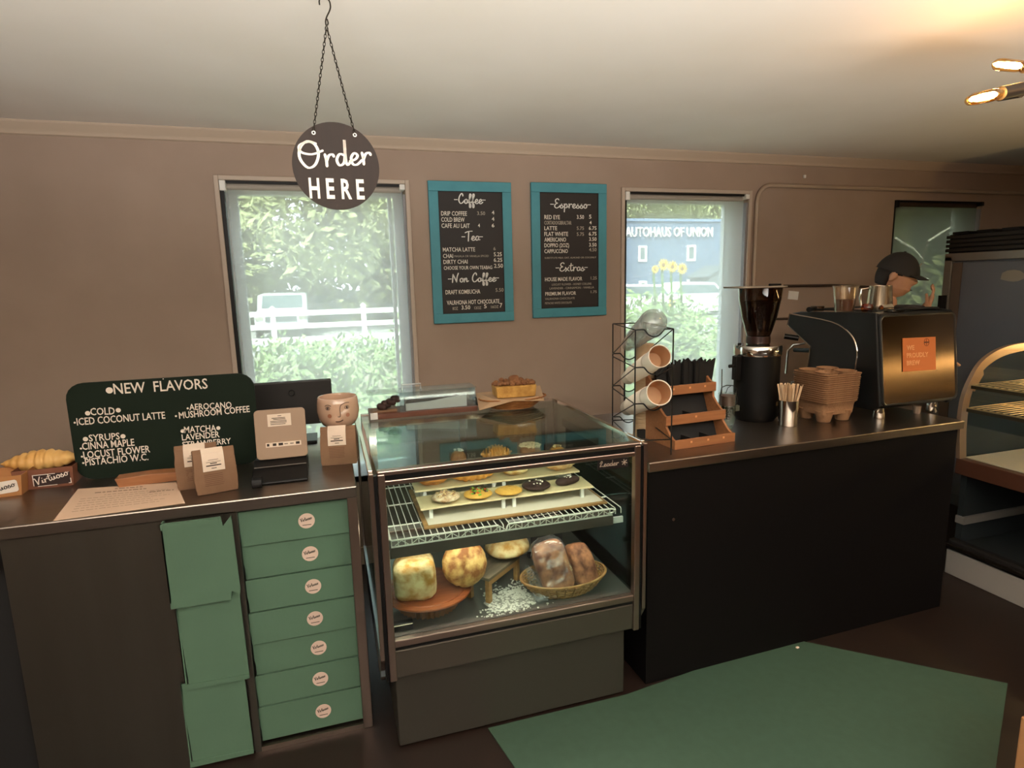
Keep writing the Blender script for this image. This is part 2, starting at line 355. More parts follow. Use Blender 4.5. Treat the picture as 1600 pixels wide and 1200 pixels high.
# ================================================================== OUTSIDE
GZ = -.3
GRASS = mat('grass', '74735f', .9, c2='8a8870', nscale=1.5); ASPH = mat('asphalt', '9a9a98', .9)
LEAF1 = mat('tree_leaf', '838b5c', .7, c2='a5ab7c', nscale=.6); LEAF2 = mat('shrub_leaf', '5f7a48', .6, c2='8ca467', nscale=2)
TRUNK = mat('bark', '5a4a3a', .9); FWHITE = mat('fence_white', 'f2f2ee', .6)
struct(MB().box(-40, 120, 3.5, 17.5, GZ-.3, GZ).build('lawn', GRASS)); struct(MB().box(-40, 120, 17.5, 60, GZ-.32, GZ-.02).build('parking_lot', ASPH))
struct(MB().box(-40, 120, 60, 130, GZ-.3, GZ).build('far_ground', GRASS))
def leaves(name, blobs, n, s, m, parent, seed=0):
    rnd = random.Random(seed); vs = []; fs = []
    tot = sum(r[0]*r[1]*r[2] for c, r in blobs)**(1/1)
    for c, r in blobs:
        k = max(10, int(n*(r[0]*r[1]*r[2])/tot))
        for i in range(k):
            d = Vector((rnd.gauss(0, 1), rnd.gauss(0, 1), rnd.gauss(0, 1))).normalized(); q = rnd.uniform(.65, 1.05)
            p = Vector((c[0]+d.x*r[0]*q, c[1]+d.y*r[1]*q, c[2]+d.z*r[2]*q))
            u = Vector((rnd.gauss(0, 1), rnd.gauss(0, 1), rnd.gauss(0, 1))).normalized(); w = u.orthogonal().normalized()*rnd.uniform(.35, .6); a = s*rnd.uniform(.6, 1.3)
            j = len(vs); vs += [p-u*a, p+w*a, p+u*a, p-w*a]; fs.append((j, j+1, j+2, j+3))
    b = MB(); b.add(vs, fs)
    me = bpy.data.meshes.new(name); me.from_pydata([tuple(v) for v in vs], [], fs); me.materials.append(m)
    o = bpy.data.objects.new(name, me); COL.objects.link(o); o.parent = parent; o['kind'] = 'stuff'; return o
def tree_mesh(seed, hgt, wid, n):
    rnd = random.Random(seed); t = thing('tree', (0, 0, 0), 'x', 'tree', group='trees behind the white fence')
    MB().tube([(0, 0, 0), (.1, 0, hgt*.35), (0, .1, hgt*.7)], .2, 8, radii=[.28, .2, .1]).build('trunk', TRUNK, t, smooth=True)
    bl = [((rnd.uniform(-.5, .5)*wid, rnd.uniform(-.4, .4)*wid, rnd.uniform(.16, .88)*hgt), (wid*rnd.uniform(.3, .42),)*3) for i in range(11)]
    leaves('foliage', bl, n, .27, LEAF1, t, seed); return t
TR = [tree_mesh(3, 13, 7, 15000), tree_mesh(5, 14, 7.5, 15000)]
TP = [(-6, 33, 1), (-.5, 31, 1.05), (4.5, 34, .95), (9.0, 33, .9), (-11, 35, 1.1), (13.0, 38, .7)]
TN = ['leafy tree behind the parked white truck', 'leafy tree filling the left window above the fence', 'leafy tree behind the fence right part of left window',
      'leafy tree just past the right edge of the left window', 'leafy tree past the left edge of the left window', 'leafy tree between the two bright windows']
for k, (x, y, s) in enumerate(TP):
    o = TR[k] if k < 2 else copy_tree(TR[k % 2]); o['label'] = TN[k]; o.location = (x, y, GZ); o.scale = (s,)*3; o.rotation_euler.z = k*1.3
for k in range(7):
    o = copy_tree(TR[k % 2]); o['label'] = 'tall tree behind the grey blue building'; o['group'] = 'trees behind the building'
    o.location = (27+k*5.2, 76, GZ); o.scale = (1.1, .9, 1.05); o.rotation_euler.z = k*.9+.4
WN = ['shaded tree outside the far right dark window, left', 'shaded tree outside the far right dark window, middle', 'shaded tree outside the far right dark window, right']
for k, (x, y) in enumerate(((9.5, 8.5), (12, 9.5), (14.5, 10))):
    o = copy_tree(TR[k % 2]); o['label'] = WN[k]; o['group'] = 'trees outside the dark window'; o.location = (x, y, GZ); o.scale = (.42,)*3; o.rotation_euler.z = k
# fence
t = thing('ranch_fence', (-9, 19, GZ), 'white three rail ranch fence crossing both windows outside', 'fence')
post = None
for k in range(15):
    if post is None: post = MB().box(-.07, .07, -.07, .07, 0, 1.28).prism([(-.09, 1.28), (.09, 1.28), (0, 1.36)], 'y', -.09, .09).build('post', FWHITE, t)
    else: inst(post, t, (k*2.6-.3, 0, 0))
post.location.x = -.3; rail = None
for z in (.34, .74, 1.12):
    for k in range(14):
        if rail is None: rail = MB().box(0, 2.6, -.02, .02, -.075, .075).build('rail', FWHITE, t); rail.location = (k*2.6-.3, -.08, z)
        else: inst(rail, t, (k*2.6-.3, -.08, z))
# parked cars
CARW = mat('car_white', 'dfe2e4', .25, coat=.5); CARG = mat('car_grey', '8e969c', .25, coat=.5); CGL = mat('car_glass', '5c6a70', .1); RUB = mat('tyre', '222222', .8)
def car(body, suv=True):
    t = thing('car', (0, 0, 0), 'x', 'car', group='cars parked beyond the fence')
    pr = [(-2.25, .38), (-2.3, .8), (-2.15, .98), (-1.1, 1.08), (-.45, 1.62), (1.5, 1.68), (2.15, 1.1), (2.3, .95), (2.3, .4), (1.8, .32), (-1.9, .32)]
    b = MB(); b.prism(pr, 'x', -.93, .93); b.build('body', body, t, bevel=.09, smooth=True)
    MB().prism([(-1.06, 1.1), (-.5, 1.56), (-.47, 1.6), (-1.12, 1.14)], 'x', -.74, .74).build('windscreen', CGL, t)
    for s in (-1, 1): MB().prism([(-.75, 1.12), (-.4, 1.52), (1.35, 1.56), (1.75, 1.12)], 'x', s*.925, s*.945).build('side_glass', CGL, t)
    MB().box(-.55, .55, -2.33, -2.27, .62, .84).build('grille', mat('grille', '4a5055', .5), t)
    MB().box(-.9, .9, -2.38, -2.2, .38, .56).build('bumper', body, t, bevel=.03)
    for s in (-1, 1):
        MB().box(s*.76-.14, s*.76+.14, -2.32, -2.26, .68, .86).build('headlamp', CHROME, t, bevel=.02)
    for x in (-.86, .86):
        for y in (-1.45, 1.4):
            MB().cyl((x-.12, y, .34), (x+.12, y, .34), .34, n=20).build('wheel', RUB, t, smooth=True)
    return t
c1 = car(CARW); c1.location = (-1.62, 26.3, GZ); c1['label'] = 'white truck like car facing the fence in the left window'
cc = [(1.25, 31, CARG, 'grey car half hidden by the fence post in the left window', 1.4), (-5.5, 29, CARG, 'grey car far left beyond the left window', .2),
      (14.2, 25, CARW, 'long white car left behind the sunflowers', 1.5), (18.4, 27, CARW, 'white car right behind the sunflowers', 1.45), (22.5, 33, CARG, 'small grey car near the dark gabled shed', 1.2),
      (-1.2, 34, CARG, 'dark grey car parked behind the white truck', 1.57)]
for x, y, m, l, rz in cc:
    o = copy_tree(c1, l, (x, y, GZ), rz)
    if m is CARG:
        for ch in o.children:
            if ch.name.startswith('body') or ch.name.startswith('bumper'):
                ch.data = ch.data.copy(); ch.data.materials[0] = m
t = thing('window_glints', (at(1441, 400, Y=6.0).x, 6.0, GZ), 'pale tubes imitating light glints behind the far right dark window', 'streak'); o3 = Vector((at(1441, 400, Y=6.0).x, 6.0, GZ))  # added tubes imitate bright streaks reflected in the dark window
for q in (((1400, 372), (1413, 381), (1428, 389), (1441, 405)), ((1450, 377), (1470, 364), (1492, 351)), ((1424, 440), (1437, 438), (1450, 436))):
    MB().tube([at(x, y, Y=6.0)-o3 for x, y in q], .014, 6).build('glint', mat('pale_glint', 'f4f0e4', .6), t, smooth=True)
MB().tube([at(1441, 405, Y=6.0)-o3, at(1445, 440, Y=6.0)-o3, Vector((.1, 0, 0))], .02, 6).build('stem', TRUNK, t, smooth=True)  # connecting tubes of the added streaks
MB().tube([at(1450, 377, Y=6.0)-o3, at(1441, 405, Y=6.0)-o3], .012, 6).build('stem', TRUNK, t, smooth=True)
# building with the big lettering
BY = 55
BL = mat('blue_grey_siding', '5f708c', .8, c2='56667f', nscale=1)
t = thing('building', (26, BY, GZ), 'blue grey two storey building with big white letters in the right window', 'building')
zt = at(1050, 346, Y=BY).z-GZ
MB().box(0, 17.5, 0, 9, 0, zt).build('wall', BL, t)
MB().box(-.15, 17.65, -.15, 9.1, zt, zt+.25).build('parapet', mat('parapet', '7488a8', .7), t)
base = Matrix.Translation((-26, -BY, -GZ))
def awin(px0, px1, py0, py1):
    a = at(px0, py0, Y=BY); c = at(px1, py1, Y=BY); a = base @ a; c = base @ c
    f = MB(); e = .22; f.box(a.x, c.x, -.12, 0, c.z, c.z+e); f.box(a.x, c.x, -.12, 0, a.z-e, a.z); f.box(a.x, a.x+e, -.12, 0, c.z+e, a.z-e); f.box(c.x-e, c.x, -.12, 0, c.z+e, a.z-e)
    w = f.build('window', WHITE, t); MB().box(a.x+e, c.x-e, -.05, -.01, c.z+e, a.z-e).build('pane', CGL, w)
for q in ((997, 1010, 384, 409), (1073, 1086, 383, 408), (998, 1010, 439, 456), (1073, 1084, 437, 452)): awin(*q)
pa = base @ at(976, 370, Y=BY); pb = base @ at(1112, 370, Y=BY)
text('lettering', 'AUTOHAUS OF UNION', WHITE, t, TM(pa.x, -.12, pa.z), w=pb.x-pa.x, h=.92, ext=.1, weight=.012)
t = thing('shed', (base.inverted() @ Vector((0, 0, 0))), 'dark gabled shed beside the lettered building', 'shed'); t.location = (34.6, 49, GZ); t.scale = (.8, .8, .8)
MB().prism([(0, 0), (4.6, 0), (4.6, 2.5), (2.3, 3.7), (0, 2.5)], 'y', 0, 4).build('wall', mat('shed_grey', '6d7276', .8), t)
MB().box(1.4, 3.4, -.1, 0, 0, 2).build('garage_door', WHITE, t)
b = MB(); b.prism([(-.3, 2.5), (2.3, 3.85), (4.9, 2.5), (4.9, 2.35), (2.3, 3.7), (-.3, 2.35)], 'y', -.2, 4.2); b.build('roof', mat('shed_roof', '5a6066', .8), t)
# shrubs and weeds right outside
def shrub(label, loc, r, n, s, seed, m=LEAF2, grp='wild shrubs outside the windows'):
    t = thing('shrub', loc, label, 'shrub', group=grp); rnd = random.Random(seed)
    bl = [((rnd.uniform(-.6, .6)*r[0], rnd.uniform(-.4, .4)*r[1], rnd.uniform(.3, .75)*r[2]), (r[0]*.5, r[1]*.5, r[2]*.45)) for k in range(6)]
    leaves('foliage', bl, n, s, m, t, seed)
    b = MB()
    for k in range(5): b.tube([(0, 0, 0), (rnd.uniform(-.3, .3)*r[0], rnd.uniform(-.3, .3)*r[1], r[2]*.6)], .012, 5)
    b.build('stems', mat('stem_green', '5f7d3c', .7), t); return t
SB = [('weedy shrub at the lower left of the left window', (-1.0, 7.0), (1.2, 1, 1.25)), ('weedy shrub in the middle of the left window', (.2, 7.4), (1.2, 1, 1.2)),
      ('tall bushy shrub at the right of the left window hiding the fence', (1.75, 10.5), (.9, .8, 1.75)), ('shrub between the two windows', (2.6, 8.2), (1.2, 1, 1.3)),
      ('shrub under the left part of the right window', (3.9, 6.6), (1.1, .9, 1.45)), ('shrub under the sunflowers in the right window', (5.0, 7.4), (1.0, .9, 1.5)), ('shrub right of the sunflowers in the right window', (6.2, 7.8), (1.2, 1, 1.6)),
      ('leaning weedy shrub in front of the left window', (.65, 5.6), (.7, .6, .8)), ('shrub near the wall at the bottom of the right window', (3.2, 5.0), (.9, .6, 1.0))]
for k, (l, (x, y), r) in enumerate(SB): shrub(l, (x, y, GZ), r, 2600, .055, 20+k)
YEL = mat('sunflower_petal', 'e8c040', .6); BRC = mat('sunflower_heart', '7a5a28', .8)
SF = [((1036, 414), 'sunflower at the top left of the clump'), ((1050, 417), 'sunflower second from the left of the clump'), ((1065, 420), 'sunflower at the right of the clump'), ((1023, 421), 'small sunflower at the far left of the clump'), ((1048, 474), 'lowest sunflower near the cars')]
for k, ((x, y), l) in enumerate(SF):
    c = at(x, y, Y=6.6+k*.12); rr = .066 if k not in (3, 4) else .045
    t = thing('sunflower', (c.x, c.y, GZ), l, 'sunflower', group='sunflowers outside the right window'); hz = c.z-GZ
    MB().tube([(0, 0, 0), (.05, 0, hz*.5), (0, .03, hz)], .014, 6).build('stem', mat('stem_green'), t)
    MB().ell((0, 0, hz), (rr*.5, .02, rr*.5), 12, 6).build('flower_heart', BRC, t)
    pt = None
    for j in range(12):
        a = 2*pi*j/12
        if pt is None: pt = MB().add([(rr*.35, 0, -.012), (rr*.8, -.008, -.012), (rr*1.3, 0, 0), (rr*.8, -.008, .012), (rr*.35, 0, .012)], [(0, 1, 2, 3, 4)]).build('petal', YEL, t); pt.location = (0, -.01, hz)
        else: inst(pt, t, (0, -.01, hz), (0, a, 0))
    lf = None; rnd = random.Random(k)
    for j in range(8):
        z = hz*(.35+.07*j)
        if lf is None: lf = MB().add([(0, 0, 0), (.07, -.05, .02), (.17, 0, -.02), (.07, .05, .02)], [(0, 1, 2, 3)]).build('leaf', LEAF2, t); lf.location = (0, 0, z)
        else: inst(lf, t, (0, 0, z), (rnd.uniform(-.5, .5), 0, j*2.4))
# ================================================================== COUNTERS
CT = .9
t = thing('left_counter', (-1.7, 1.98, 0), 'stainless steel counter on the left holding the green board and card reader', 'counter')
# local x = X+1.7 ; worktop to X=.055
MB().box(0, 1.755, -.012, .72, CT-.04, CT).build('worktop', STEEL, t, bevel=.004)
MB().box(.76, 1.18, 0, .02, .0, CT-.04).build('front_panel', STEELV, t)
MB().box(.0, .76, .03, .06, .0, CT-.04).build('dark_side_panel', BLACKM, t)
MB().box(1.18, 1.385, .012, .03, .0, CT-.04).build('front_panel', STEELV, t)
MB().box(1.365, 1.385, .0, .68, .0, CT-.04).build('divider_panel', STEELV, t)
MB().box(1.722, 1.755, -.004, .69, .0, CT-.04).build('end_panel', BRONZE, t, bevel=.002)
MB().box(1.385, 1.722, .0, .05, .0, .016).build('bottom_rail', BRONZE, t)
MB().box(1.385, 1.722, .6, .62, .016, CT-.04).build('compartment_back', BLACKM, t)
b = MB(); b.box(.62, .77, -.004, 0, .745, .80, TM(-.02, 0, .02, R(0))); b.build('faded_sticker', mat('faded_sticker', '6a645a', .6), t)
script('sticker_lettering', 'Virtuoso', INK, t, TM(.60, -.006, .782, R(-16)), .13, .03, .003)
# seven mint boxes stacked in the open bay
MBX = None; zz = .022; hs = [.128, .116, .115, .115, .115, .117, .122]
LB = ['lowest mint cardboard box of the stack in the counter, torn lower edge', 'mint box second from the bottom of the stack in the counter', 'mint box third from the bottom of the stack in the counter', 'middle mint box of the seven stacked in the counter',
      'mint box third from the top of the stack in the counter', 'mint box second from the top of the stack in the counter', 'topmost mint box in the counter, just under the worktop']
for k in range(7):
    h = hs[k]; dx = random.uniform(-.003, .003)
    t = thing('cardboard_box', (-.134+dx, 2.0+.004*(k % 3), zz), LB[k], 'box', group='mint boxes stacked in the counter')
    MB().box(-.178, .178, 0, .36, .0, h-.003).build('box_body', MINT, t, bevel=.002)
    MB().box(-.18, .18, -.0025, -.0005, h*.5, h-.001).prism([(-.18, h*.5), (.18, h*.5), (.172, .004), (-.172, .004)], 'y', -.0025, -.0005).build('front_flap', MINT, t)
    b = MB().lathe([(.0, 0), (.026, 0), (.026, .001), (0, .001)], 28); b.v = [(p[0]+.026, -.003-p[2], p[1]+h*.52) for p in b.v]
    st = b.build('round_sticker', mat('sticker_pink', 'cdb3a3', .7), t)
    script('sticker_lettering', 'Virtuoso', mat('sticker_ink', '5a5048', .8), st, TM(.008, -.0045, h*.5, R(-12)), .036, .013, .0022, .0004)
    MB().box(.012, .04, -.0045, -.004, h*.52-.015, h*.52-.0125).build('sticker_line', mat('sticker_ink'), st)
    zz += h
for k, (x, z) in enumerate(((-.02, .004), (.0, .004))):
    pass
# three mint cardboard sheets hung in front of the counter
SH = [(-.522, -.322, .583, .86, .036, 'top mint cardboard sheet on the counter front with notched corner'), (-.512, -.325, .293, .60, .02, 'middle mint cardboard sheet on the counter front'), (-.53, -.338, .012, .31, .012, 'bottom mint cardboard sheet on the counter front near the floor')]
for k, (a, c, z0, z1, d, l) in enumerate(SH):
    t = thing('cardboard_sheet', (a, 1.98-d, z0), l, 'cardboard', group='mint cardboard sheets beside the box stack'); w = c-a; h = z1-z0
    if k == 0: pts = [(0, 0), (w-.03, .0), (w-.025, .03), (w-.004, .008), (w, .03), (w-.004, h), (w-.03, h-.03), (w-.035, h), (0, h)]
    elif k == 1: pts = [(0.01, 0), (w, .002), (w-.004, h), (0, h)]
    else: pts = [(.01, 0), (w, 0), (w-.004, h-.02), (w-.02, h), (0, h)]
    MB().prism(pts, 'y', 0, .005).build('sheet', MINT, t)
    MB().prism([(0, 0), (w, 0), (w, .015), (0, .02)] if k else [(.0, h-.02), (w-.04, h-.02), (w-.04, h-.002), (0, h-.002)], 'y', -.003, 0).build('folded_edge', MINT, t)
    MB().box(0, .004, .0, d-.003 if k else d-.003, .02, h).build('side_flap', MINT, t)
# right counter
t = thing('right_counter', (1.07, 1.85, 0), 'long counter with black front and stainless top holding the espresso machine', 'counter', rz=R(1.5))
MB().box(0, 1.60, -.012, .78, CT-.038, CT).build('worktop', STEEL, t, bevel=.004)
MB().box(.012, 1.59, .01, .03, .0, CT-.038).build('front_panel', mat('black_panel', '090707', .6, spec=.15), t)
MB().box(.012, .03, .03, .76, .0, CT-.038).build('end_panel', mat('black_panel'), t)
MB().box(1.572, 1.59, .03, .76, .0, CT-.038).build('end_panel', mat('black_panel'), t)
MB().cyl((.12, .009, .66), (.12, .006, .66), .006, n=12).build('screw', STEEL, t)
# ================================================================== PASTRY CASE
XA, XB, YF, YK = .112, 1.0, 1.78, 2.65
t = CASE = thing('pastry_case', (XA, YF, 0), 'glass pastry display case with lit bread and cookies between the counters', 'display case')
w = XB-XA; d = YK-YF
b = MB(); b.box(.02, w-.026, .055, d-.05, 0.012, .27); b.build('pedestal', mat('pedestal_panel', '56524a', .45, .8), t, bevel=.004)
MB().box(.04, w-.05, .075, d-.07, 0, .012).build('pedestal_foot', BLACKM, t)
b = MB(); b.prism([(0, .305), (.0, .40), (d, .40), (d, .27), (.055, .27)], 'x', .012, w-.012); b.build('base_panel', mat('base_panel', '6f685e', .35, .9), t, bevel=.003)
MB().box(.0, w, .004, .02, .40, .413).build('black_gap', BLACK, t)
MB().box(.0, w, -.004, .02, .413, .437).build('lower_rail', BRONZE, t, bevel=.003)
MB().box(.015, w-.015, .02, d-.01, .413, .437).build('deck', mat('deck_steel', '6f6b66', .35, .7), t)
b = MB(); b.box(0, w, -.006, .022, .984, 1.0); b.build('top_front_rail', BRONZE, t, bevel=.004)
MB().box(.01, w-.01, .0, .02, .968, .984).build('black_gap', BLACK, t)
MB().box(0, w, -.004, .02, .952, .968).build('front_glass_rail', BRONZE, t, bevel=.003)
for x in (0, w-.022): MB().box(x, x+.022, -.008, .018, .30, .99).build('front_post', BRONZE, t, bevel=.003)
for x, s in ((-.012, -1), (w+.012, 1)):
    MB().box(x-.011 if s > 0 else x, x if s > 0 else x+.011, .0, .02, .3, .985).build('black_gap', BLACK, t)
    x0, x1 = (x, x+.014) if s > 0 else (x-.014, x)
    b = MB(); b.prism([(-.006, .38), (-.006, .995), (.016, .995), (.016, .385), (.075, .29), (d-.02, .29), (d-.02, .995), (d, .995), (d, .265), (.065, .265)], 'x', x0, x1)
    b.build('side_frame', BRONZE, t, bevel=.002)
    MB().box(x0, x1, .016, d-.02, .982, 1.0).build('top_side_rail', CHROME, t, bevel=.002)
    MB().box((x0+x1)/2-.002, (x0+x1)/2+.002, .016, d-.02, .40, .982).build('side_glass', CASEGLASS, t)
    MB().box(x0, x1, .03, d-.02, .30, .40).build('side_panel', BLACK if s > 0 else mat('side_steel', '8f9aa0', .35, .9), t)
MB().box(.014, w-.014, .018, .024, .437, .952).build('front_glass', CASEGLASS, t)
MB().box(.0, w, .022, d-.02, .991, .996).build('top_glass', CASEGLASS, t)
b = MB(); b.box(0, w, d-.03, d, .96, 1.0); b.box(0, w, d-.03, d, .40, .45); b.box(0, .03, d-.03, d, .45, .96); b.box(w-.03, w, d-.03, d, .45, .96); b.build('back_frame', BRONZE, t, bevel=.002)
for k in (0, 1):
    x0 = .03+k*(w/2-.04); x1 = x0+w/2-.01; y = d-.028+k*.012
    b = MB(); b.box(x0, x0+.03, y, y+.01, .45, .96); b.box(x1-.03, x1, y, y+.01, .45, .96); b.box(x0+.03, x1-.03, y, y+.01, .45, .475); b.box(x0+.03, x1-.03, y, y+.01, .935, .96)
    dr = b.build('sliding_door', CHROME, t); MB().box(x0+.03, x1-.03, y+.003, y+.007, .475, .935).build('door_glass', CASEGLASS, dr)
# brand plate
c = at(957, 724, Y=YF-.005); pl = MB().prism([(q[0], q[1]) for q in rrect(-.058, .058, -.017, .017, .004)], 'y', -.003, 0).build('name_plate', mat('plate', '171312', .35), t); pl.location = (c.x-XA, -.007, c.z)
script('plate_lettering', 'Leader', mat('plate_ink', 'c9b6a4', .4, .4), pl, TM(-.052, -.0035, -.006), .072, .02, .0028)
b = MB()
for k in range(3): b.box(-.011, .011, -.0042, -.0035, -.0012, .0012, TM(.042, 0, .001, k*pi/3+.3))
b.build('plate_emblem', mat('plate_ink'), pl)
# lamps of the case
for nm, y, z, e in (('top_lamp', .045, .95, 17), ('shelf_lamp', .10, .688, 11)):
    MB().cyl((.03, y, z), (w-.03, y, z), .007, n=10).build(nm, mat(nm+'_light', 'ffffff', emit='fff0e0', estr=e), t)
    MB().box(.02, w-.02, y-.018, y-.009, z-.008, z+.014).build('lamp_shield', WHITE, t)
# wire shelf
sh = t; zs = .742
wr = None; n = 38
for k in range(n):
    x = .035+k*(w-.07)/(n-1)
    if wr is None: wr = MB().tube([(0, .07, zs-.02), (0, .07, zs-.004), (0, .074, zs), (0, .62, zs)], .0018, 5).build('shelf_wire', WHITEWIRE, t); wr.location.x = x
    else: inst(wr, t, (x, 0, 0))
b = MB(); b.tube([(.034, .07, zs-.022), (w-.07, .07, zs-.022)], .003, 6); b.build('shelf_lower_bar', WHITEWIRE, t)
b = MB(); b.tube([(.034, .2, zs-.002), (.03, .075, zs+.002), (.034, .064, zs+.003), (w*.44, .064, zs+.003), (w*.447, .064, zs-.008), (w*.447, .066, zs-.022)], .0034, 6); b.build('shelf_front_bar', WHITEWIRE, t, smooth=True)
b = MB(); b.tube([(w*.475, .066, zs-.022), (w*.475, .064, zs-.008), (w*.482, .064, zs+.003), (w-.075, .064, zs+.003), (w-.06, .068, zs-.004), (w-.062, .08, zs-.018), (w-.08, .08, zs-.02)], .0034, 6); b.build('shelf_front_bar', WHITEWIRE, t, smooth=True)
b = MB(); zg = []
for k in range(29): zg.append((.04+k*(w-.12)/28, .066, zs-.021+(.02 if k % 2 else 0)))
b.tube(zg, .0018, 5); b.build('shelf_zigzag_wire', WHITEWIRE, t)
for y in (.2, .4, .6): MB().tube([(.03, y, zs-.004), (w-.03, y, zs-.004)], .0025, 6).build('shelf_cross_wire', WHITEWIRE, t)
MB().box(.03, w-.065, .07, .085, zs-.062, zs-.024).build('shelf_fascia', mat('fascia', '6b6259', .4, .6), t, bevel=.002)
MB().box(.03, w-.065, .085, .14, zs-.03, zs-.024).build('shelf_channel', mat('fascia'), t)
# tray, liner, acrylic risers
SY = zs+.002
t = thing('serving_tray', (.262, 1.895, SY), 'tan wooden tray lined with paper on the wire shelf of the pastry case', 'tray')
b = MB(); b.box(0, .672, 0, .40, 0, .008); b.build('tray_base', WOODT, t, bevel=.002)
MB().box(.016, .66, .014, .385, .0085, .0095).build('paper_liner', mat('liner', 'd9cdbb', .7), t)
RISE = []
def riser(y, z, label, x0=.272, x1=.885, dep=.11):
    z0 = SY+.0098
    t = thing('display_riser', (x0, y, z0), label, 'riser', group='paper lined risers in the pastry case'); hh = z-z0
    MB().box(0, x1-x0, .006, dep, hh-.005, hh-.001).build('riser_shelf', mat('riser_board', 'b8a88c', .6), t)
    lg = MB().box(-.006, .006, -.006, .006, 0, hh-.005).build('leg', WHITE, t); lg.location = (.025, .012, 0); L = x1-x0
    for lx in (L*.5-.02, L*.5+.02, L-.02):
        inst(lg, t, (lx, .012, 0))
    for lx in (.025, L-.02): inst(lg, t, (lx, dep-.012, 0))
    b = MB(); m = 12; rnd = random.Random(int(y*100))
    top = [(-.012+(L+.03)*i/m, -.004+rnd.uniform(-.004, .002), hh-.0005+rnd.uniform(0, .002)) for i in range(m+1)]
    bot = [(p[0]+rnd.uniform(-.003, .003), dep+.006, hh+rnd.uniform(0, .002)) for p in top]
    fr = [(p[0], p[1]-.002, p[2]-.006) for p in top]
    vs = fr+top+bot; k = m+1
    b.add(vs, [(i, i+1, k+i+1, k+i) for i in range(m)]+[(k+i, k+i+1, 2*k+i+1, 2*k+i) for i in range(m)])
    p = b.build('parchment', mat('parchment', 'd2be94', .6), t); s = p.modifiers.new('thick', 'SOLIDIFY'); s.thickness = .0006
    return t
riser(1.957, .797, 'front riser with parchment holding cookies in the pastry case'); riser(2.085, .818, 'middle riser with parchment holding croissants in the pastry case')
riser(2.215, .838, 'rear riser behind the croissants in the pastry case')
# ---- baked goods
def nz(p, s): return MN.noise(Vector(p)*s)
def cookie(m, r, h, lump, seed, bits=None, bm=None):
    b = MB(); off = Vector((seed*7.3, seed*3.1, 0))
    def fn(q, dd):
        k = 1+.06*nz(Vector((q.x, q.y, 0))+off, 40); top = max(dd.z, 0)
        return Vector((q.x*k, q.y*k, q.z+lump*top*nz(q+off, 75)))
    b.ell((0, 0, h), (r, r*.92, h), 30, 12, fn)
    return b
COOKIE = mat('cookie_plain', 'd9a94e', .8, c2='c48f38', nscale=40, bump=.8, bscale=90); CHOC = mat('cookie_chocolate', '3a2018', .75, c2='2a1610', nscale=40, bump=.8, bscale=90)
COOKB = mat('cookie_brown', '9c7148', .8, c2='d8c4a4', nscale=45, namt=.3, bump=1, bscale=80); GOLD = mat('croissant_gold', 'c47c2c', .5, c2='e3a552', nscale=14, namt=.7, bump=.4, bscale=60)
SUGAR = mat('sugar', 'f2ead8', .7); NUT = mat('nut_flakes', 'e0c08c', .7)
PG = 'pastries in the glass case'
def bits(parent, n, r, z, m, name, s=.004, seed=0, dome=.004):
    rnd = random.Random(seed); b = MB()
    for k in range(n):
        a = rnd.uniform(0, 2*pi); q = r*math.sqrt(rnd.random()); x, y = q*cos(a), q*sin(a)
        b.box(-s, s, -s*.7, s*.7, -s*.5, s*.5, Matrix.Translation((x, y, z+dome*(1-(q/r)**2))) @ Matrix.Rotation(rnd.uniform(0, 3), 4, 'Z') @ Matrix.Rotation(rnd.uniform(-.6, .6), 4, 'X'))
    o = b.build(name, m, parent); o['kind'] = 'stuff'; return o
def croissant(L, r, m, ridges=7, bend=.25):
    b = MB(); pts = []; rad = []; N = 56
    for i in range(N+1):
        s = i/N*2-1; a = s*bend*2.4
        pts.append((L/2*sin(a)/sin(bend*2.4), -L*bend*(1-cos(a)), 0))
        env = (1-abs(s)**1.8)**.8 if abs(s) < 1 else 0
        saw = ((i/N*ridges) % 1); rad.append(max(r*.12, r*env*(.84+.2*abs(sin(pi*saw)))))
    b.tube(pts, r, 18, radii=rad); b.v = [(x, y, z*.8+r*.72+.0035*nz((x, y, z), 60)) for x, y, z in b.v]; return b
FT = .7995
def put(nm, x, y, z, label, builder, rz=0, cat='pastry'):
    t = thing(nm, (x, y, z), label, cat, rz=rz, group=PG); builder(t); return t
put('cookie', .355, 1.992, FT, 'lumpy brown cookie dusted with sugar, leftmost on the front riser', lambda t: (cookie(COOKB, .05, .015, .012, 1).build('cookie_base', COOKB, t, smooth='full'), bits(t, 26, .04, .027, NUT, 'sugar_coating', .0028, 3, .006)))
put('cookie', .472, 1.992, FT, 'golden cookie studded with coloured candies, second on the front riser', lambda t: (cookie(COOKIE, .052, .011, .009, 2).build('cookie_base', COOKIE, t, smooth='full'),
    bits(t, 9, .04, .021, mat('candy_green', '6fa23a', .3), 'green_candies', .005, 5), bits(t, 10, .042, .021, mat('candy_brown', '4a2a18', .3), 'brown_candies', .005, 8), bits(t, 5, .035, .021, mat('candy_orange', 'c8642a', .3), 'orange_candies', .005, 9)))
put('cookie', .583, 1.98, FT+.002, 'plain golden sugar cookie in the middle of the front riser', lambda t: cookie(COOKIE, .05, .011, .004, 3).build('cookie_base', COOKIE, t, smooth='full'))
put('cookie', .695, 2.0, FT, 'dark chocolate cookie with white salt flakes on the front riser', lambda t: (cookie(CHOC, .054, .012, .006, 4).build('cookie_base', CHOC, t, smooth='full'), bits(t, 12, .03, .024, SUGAR, 'salt_flakes', .0028, 6)))
def fing(t):
    b = MB(); b.ell((0, 0, .015), (.052, .019, .015), 24, 12, lambda q, dd: q+Vector((0, 0, .002*nz(q, 70))), p=.8); b.build('biscotti_body', CHOC, t, smooth='full'); bits(t, 14, .014, .029, SUGAR, 'sugar_dust', .002, 2)
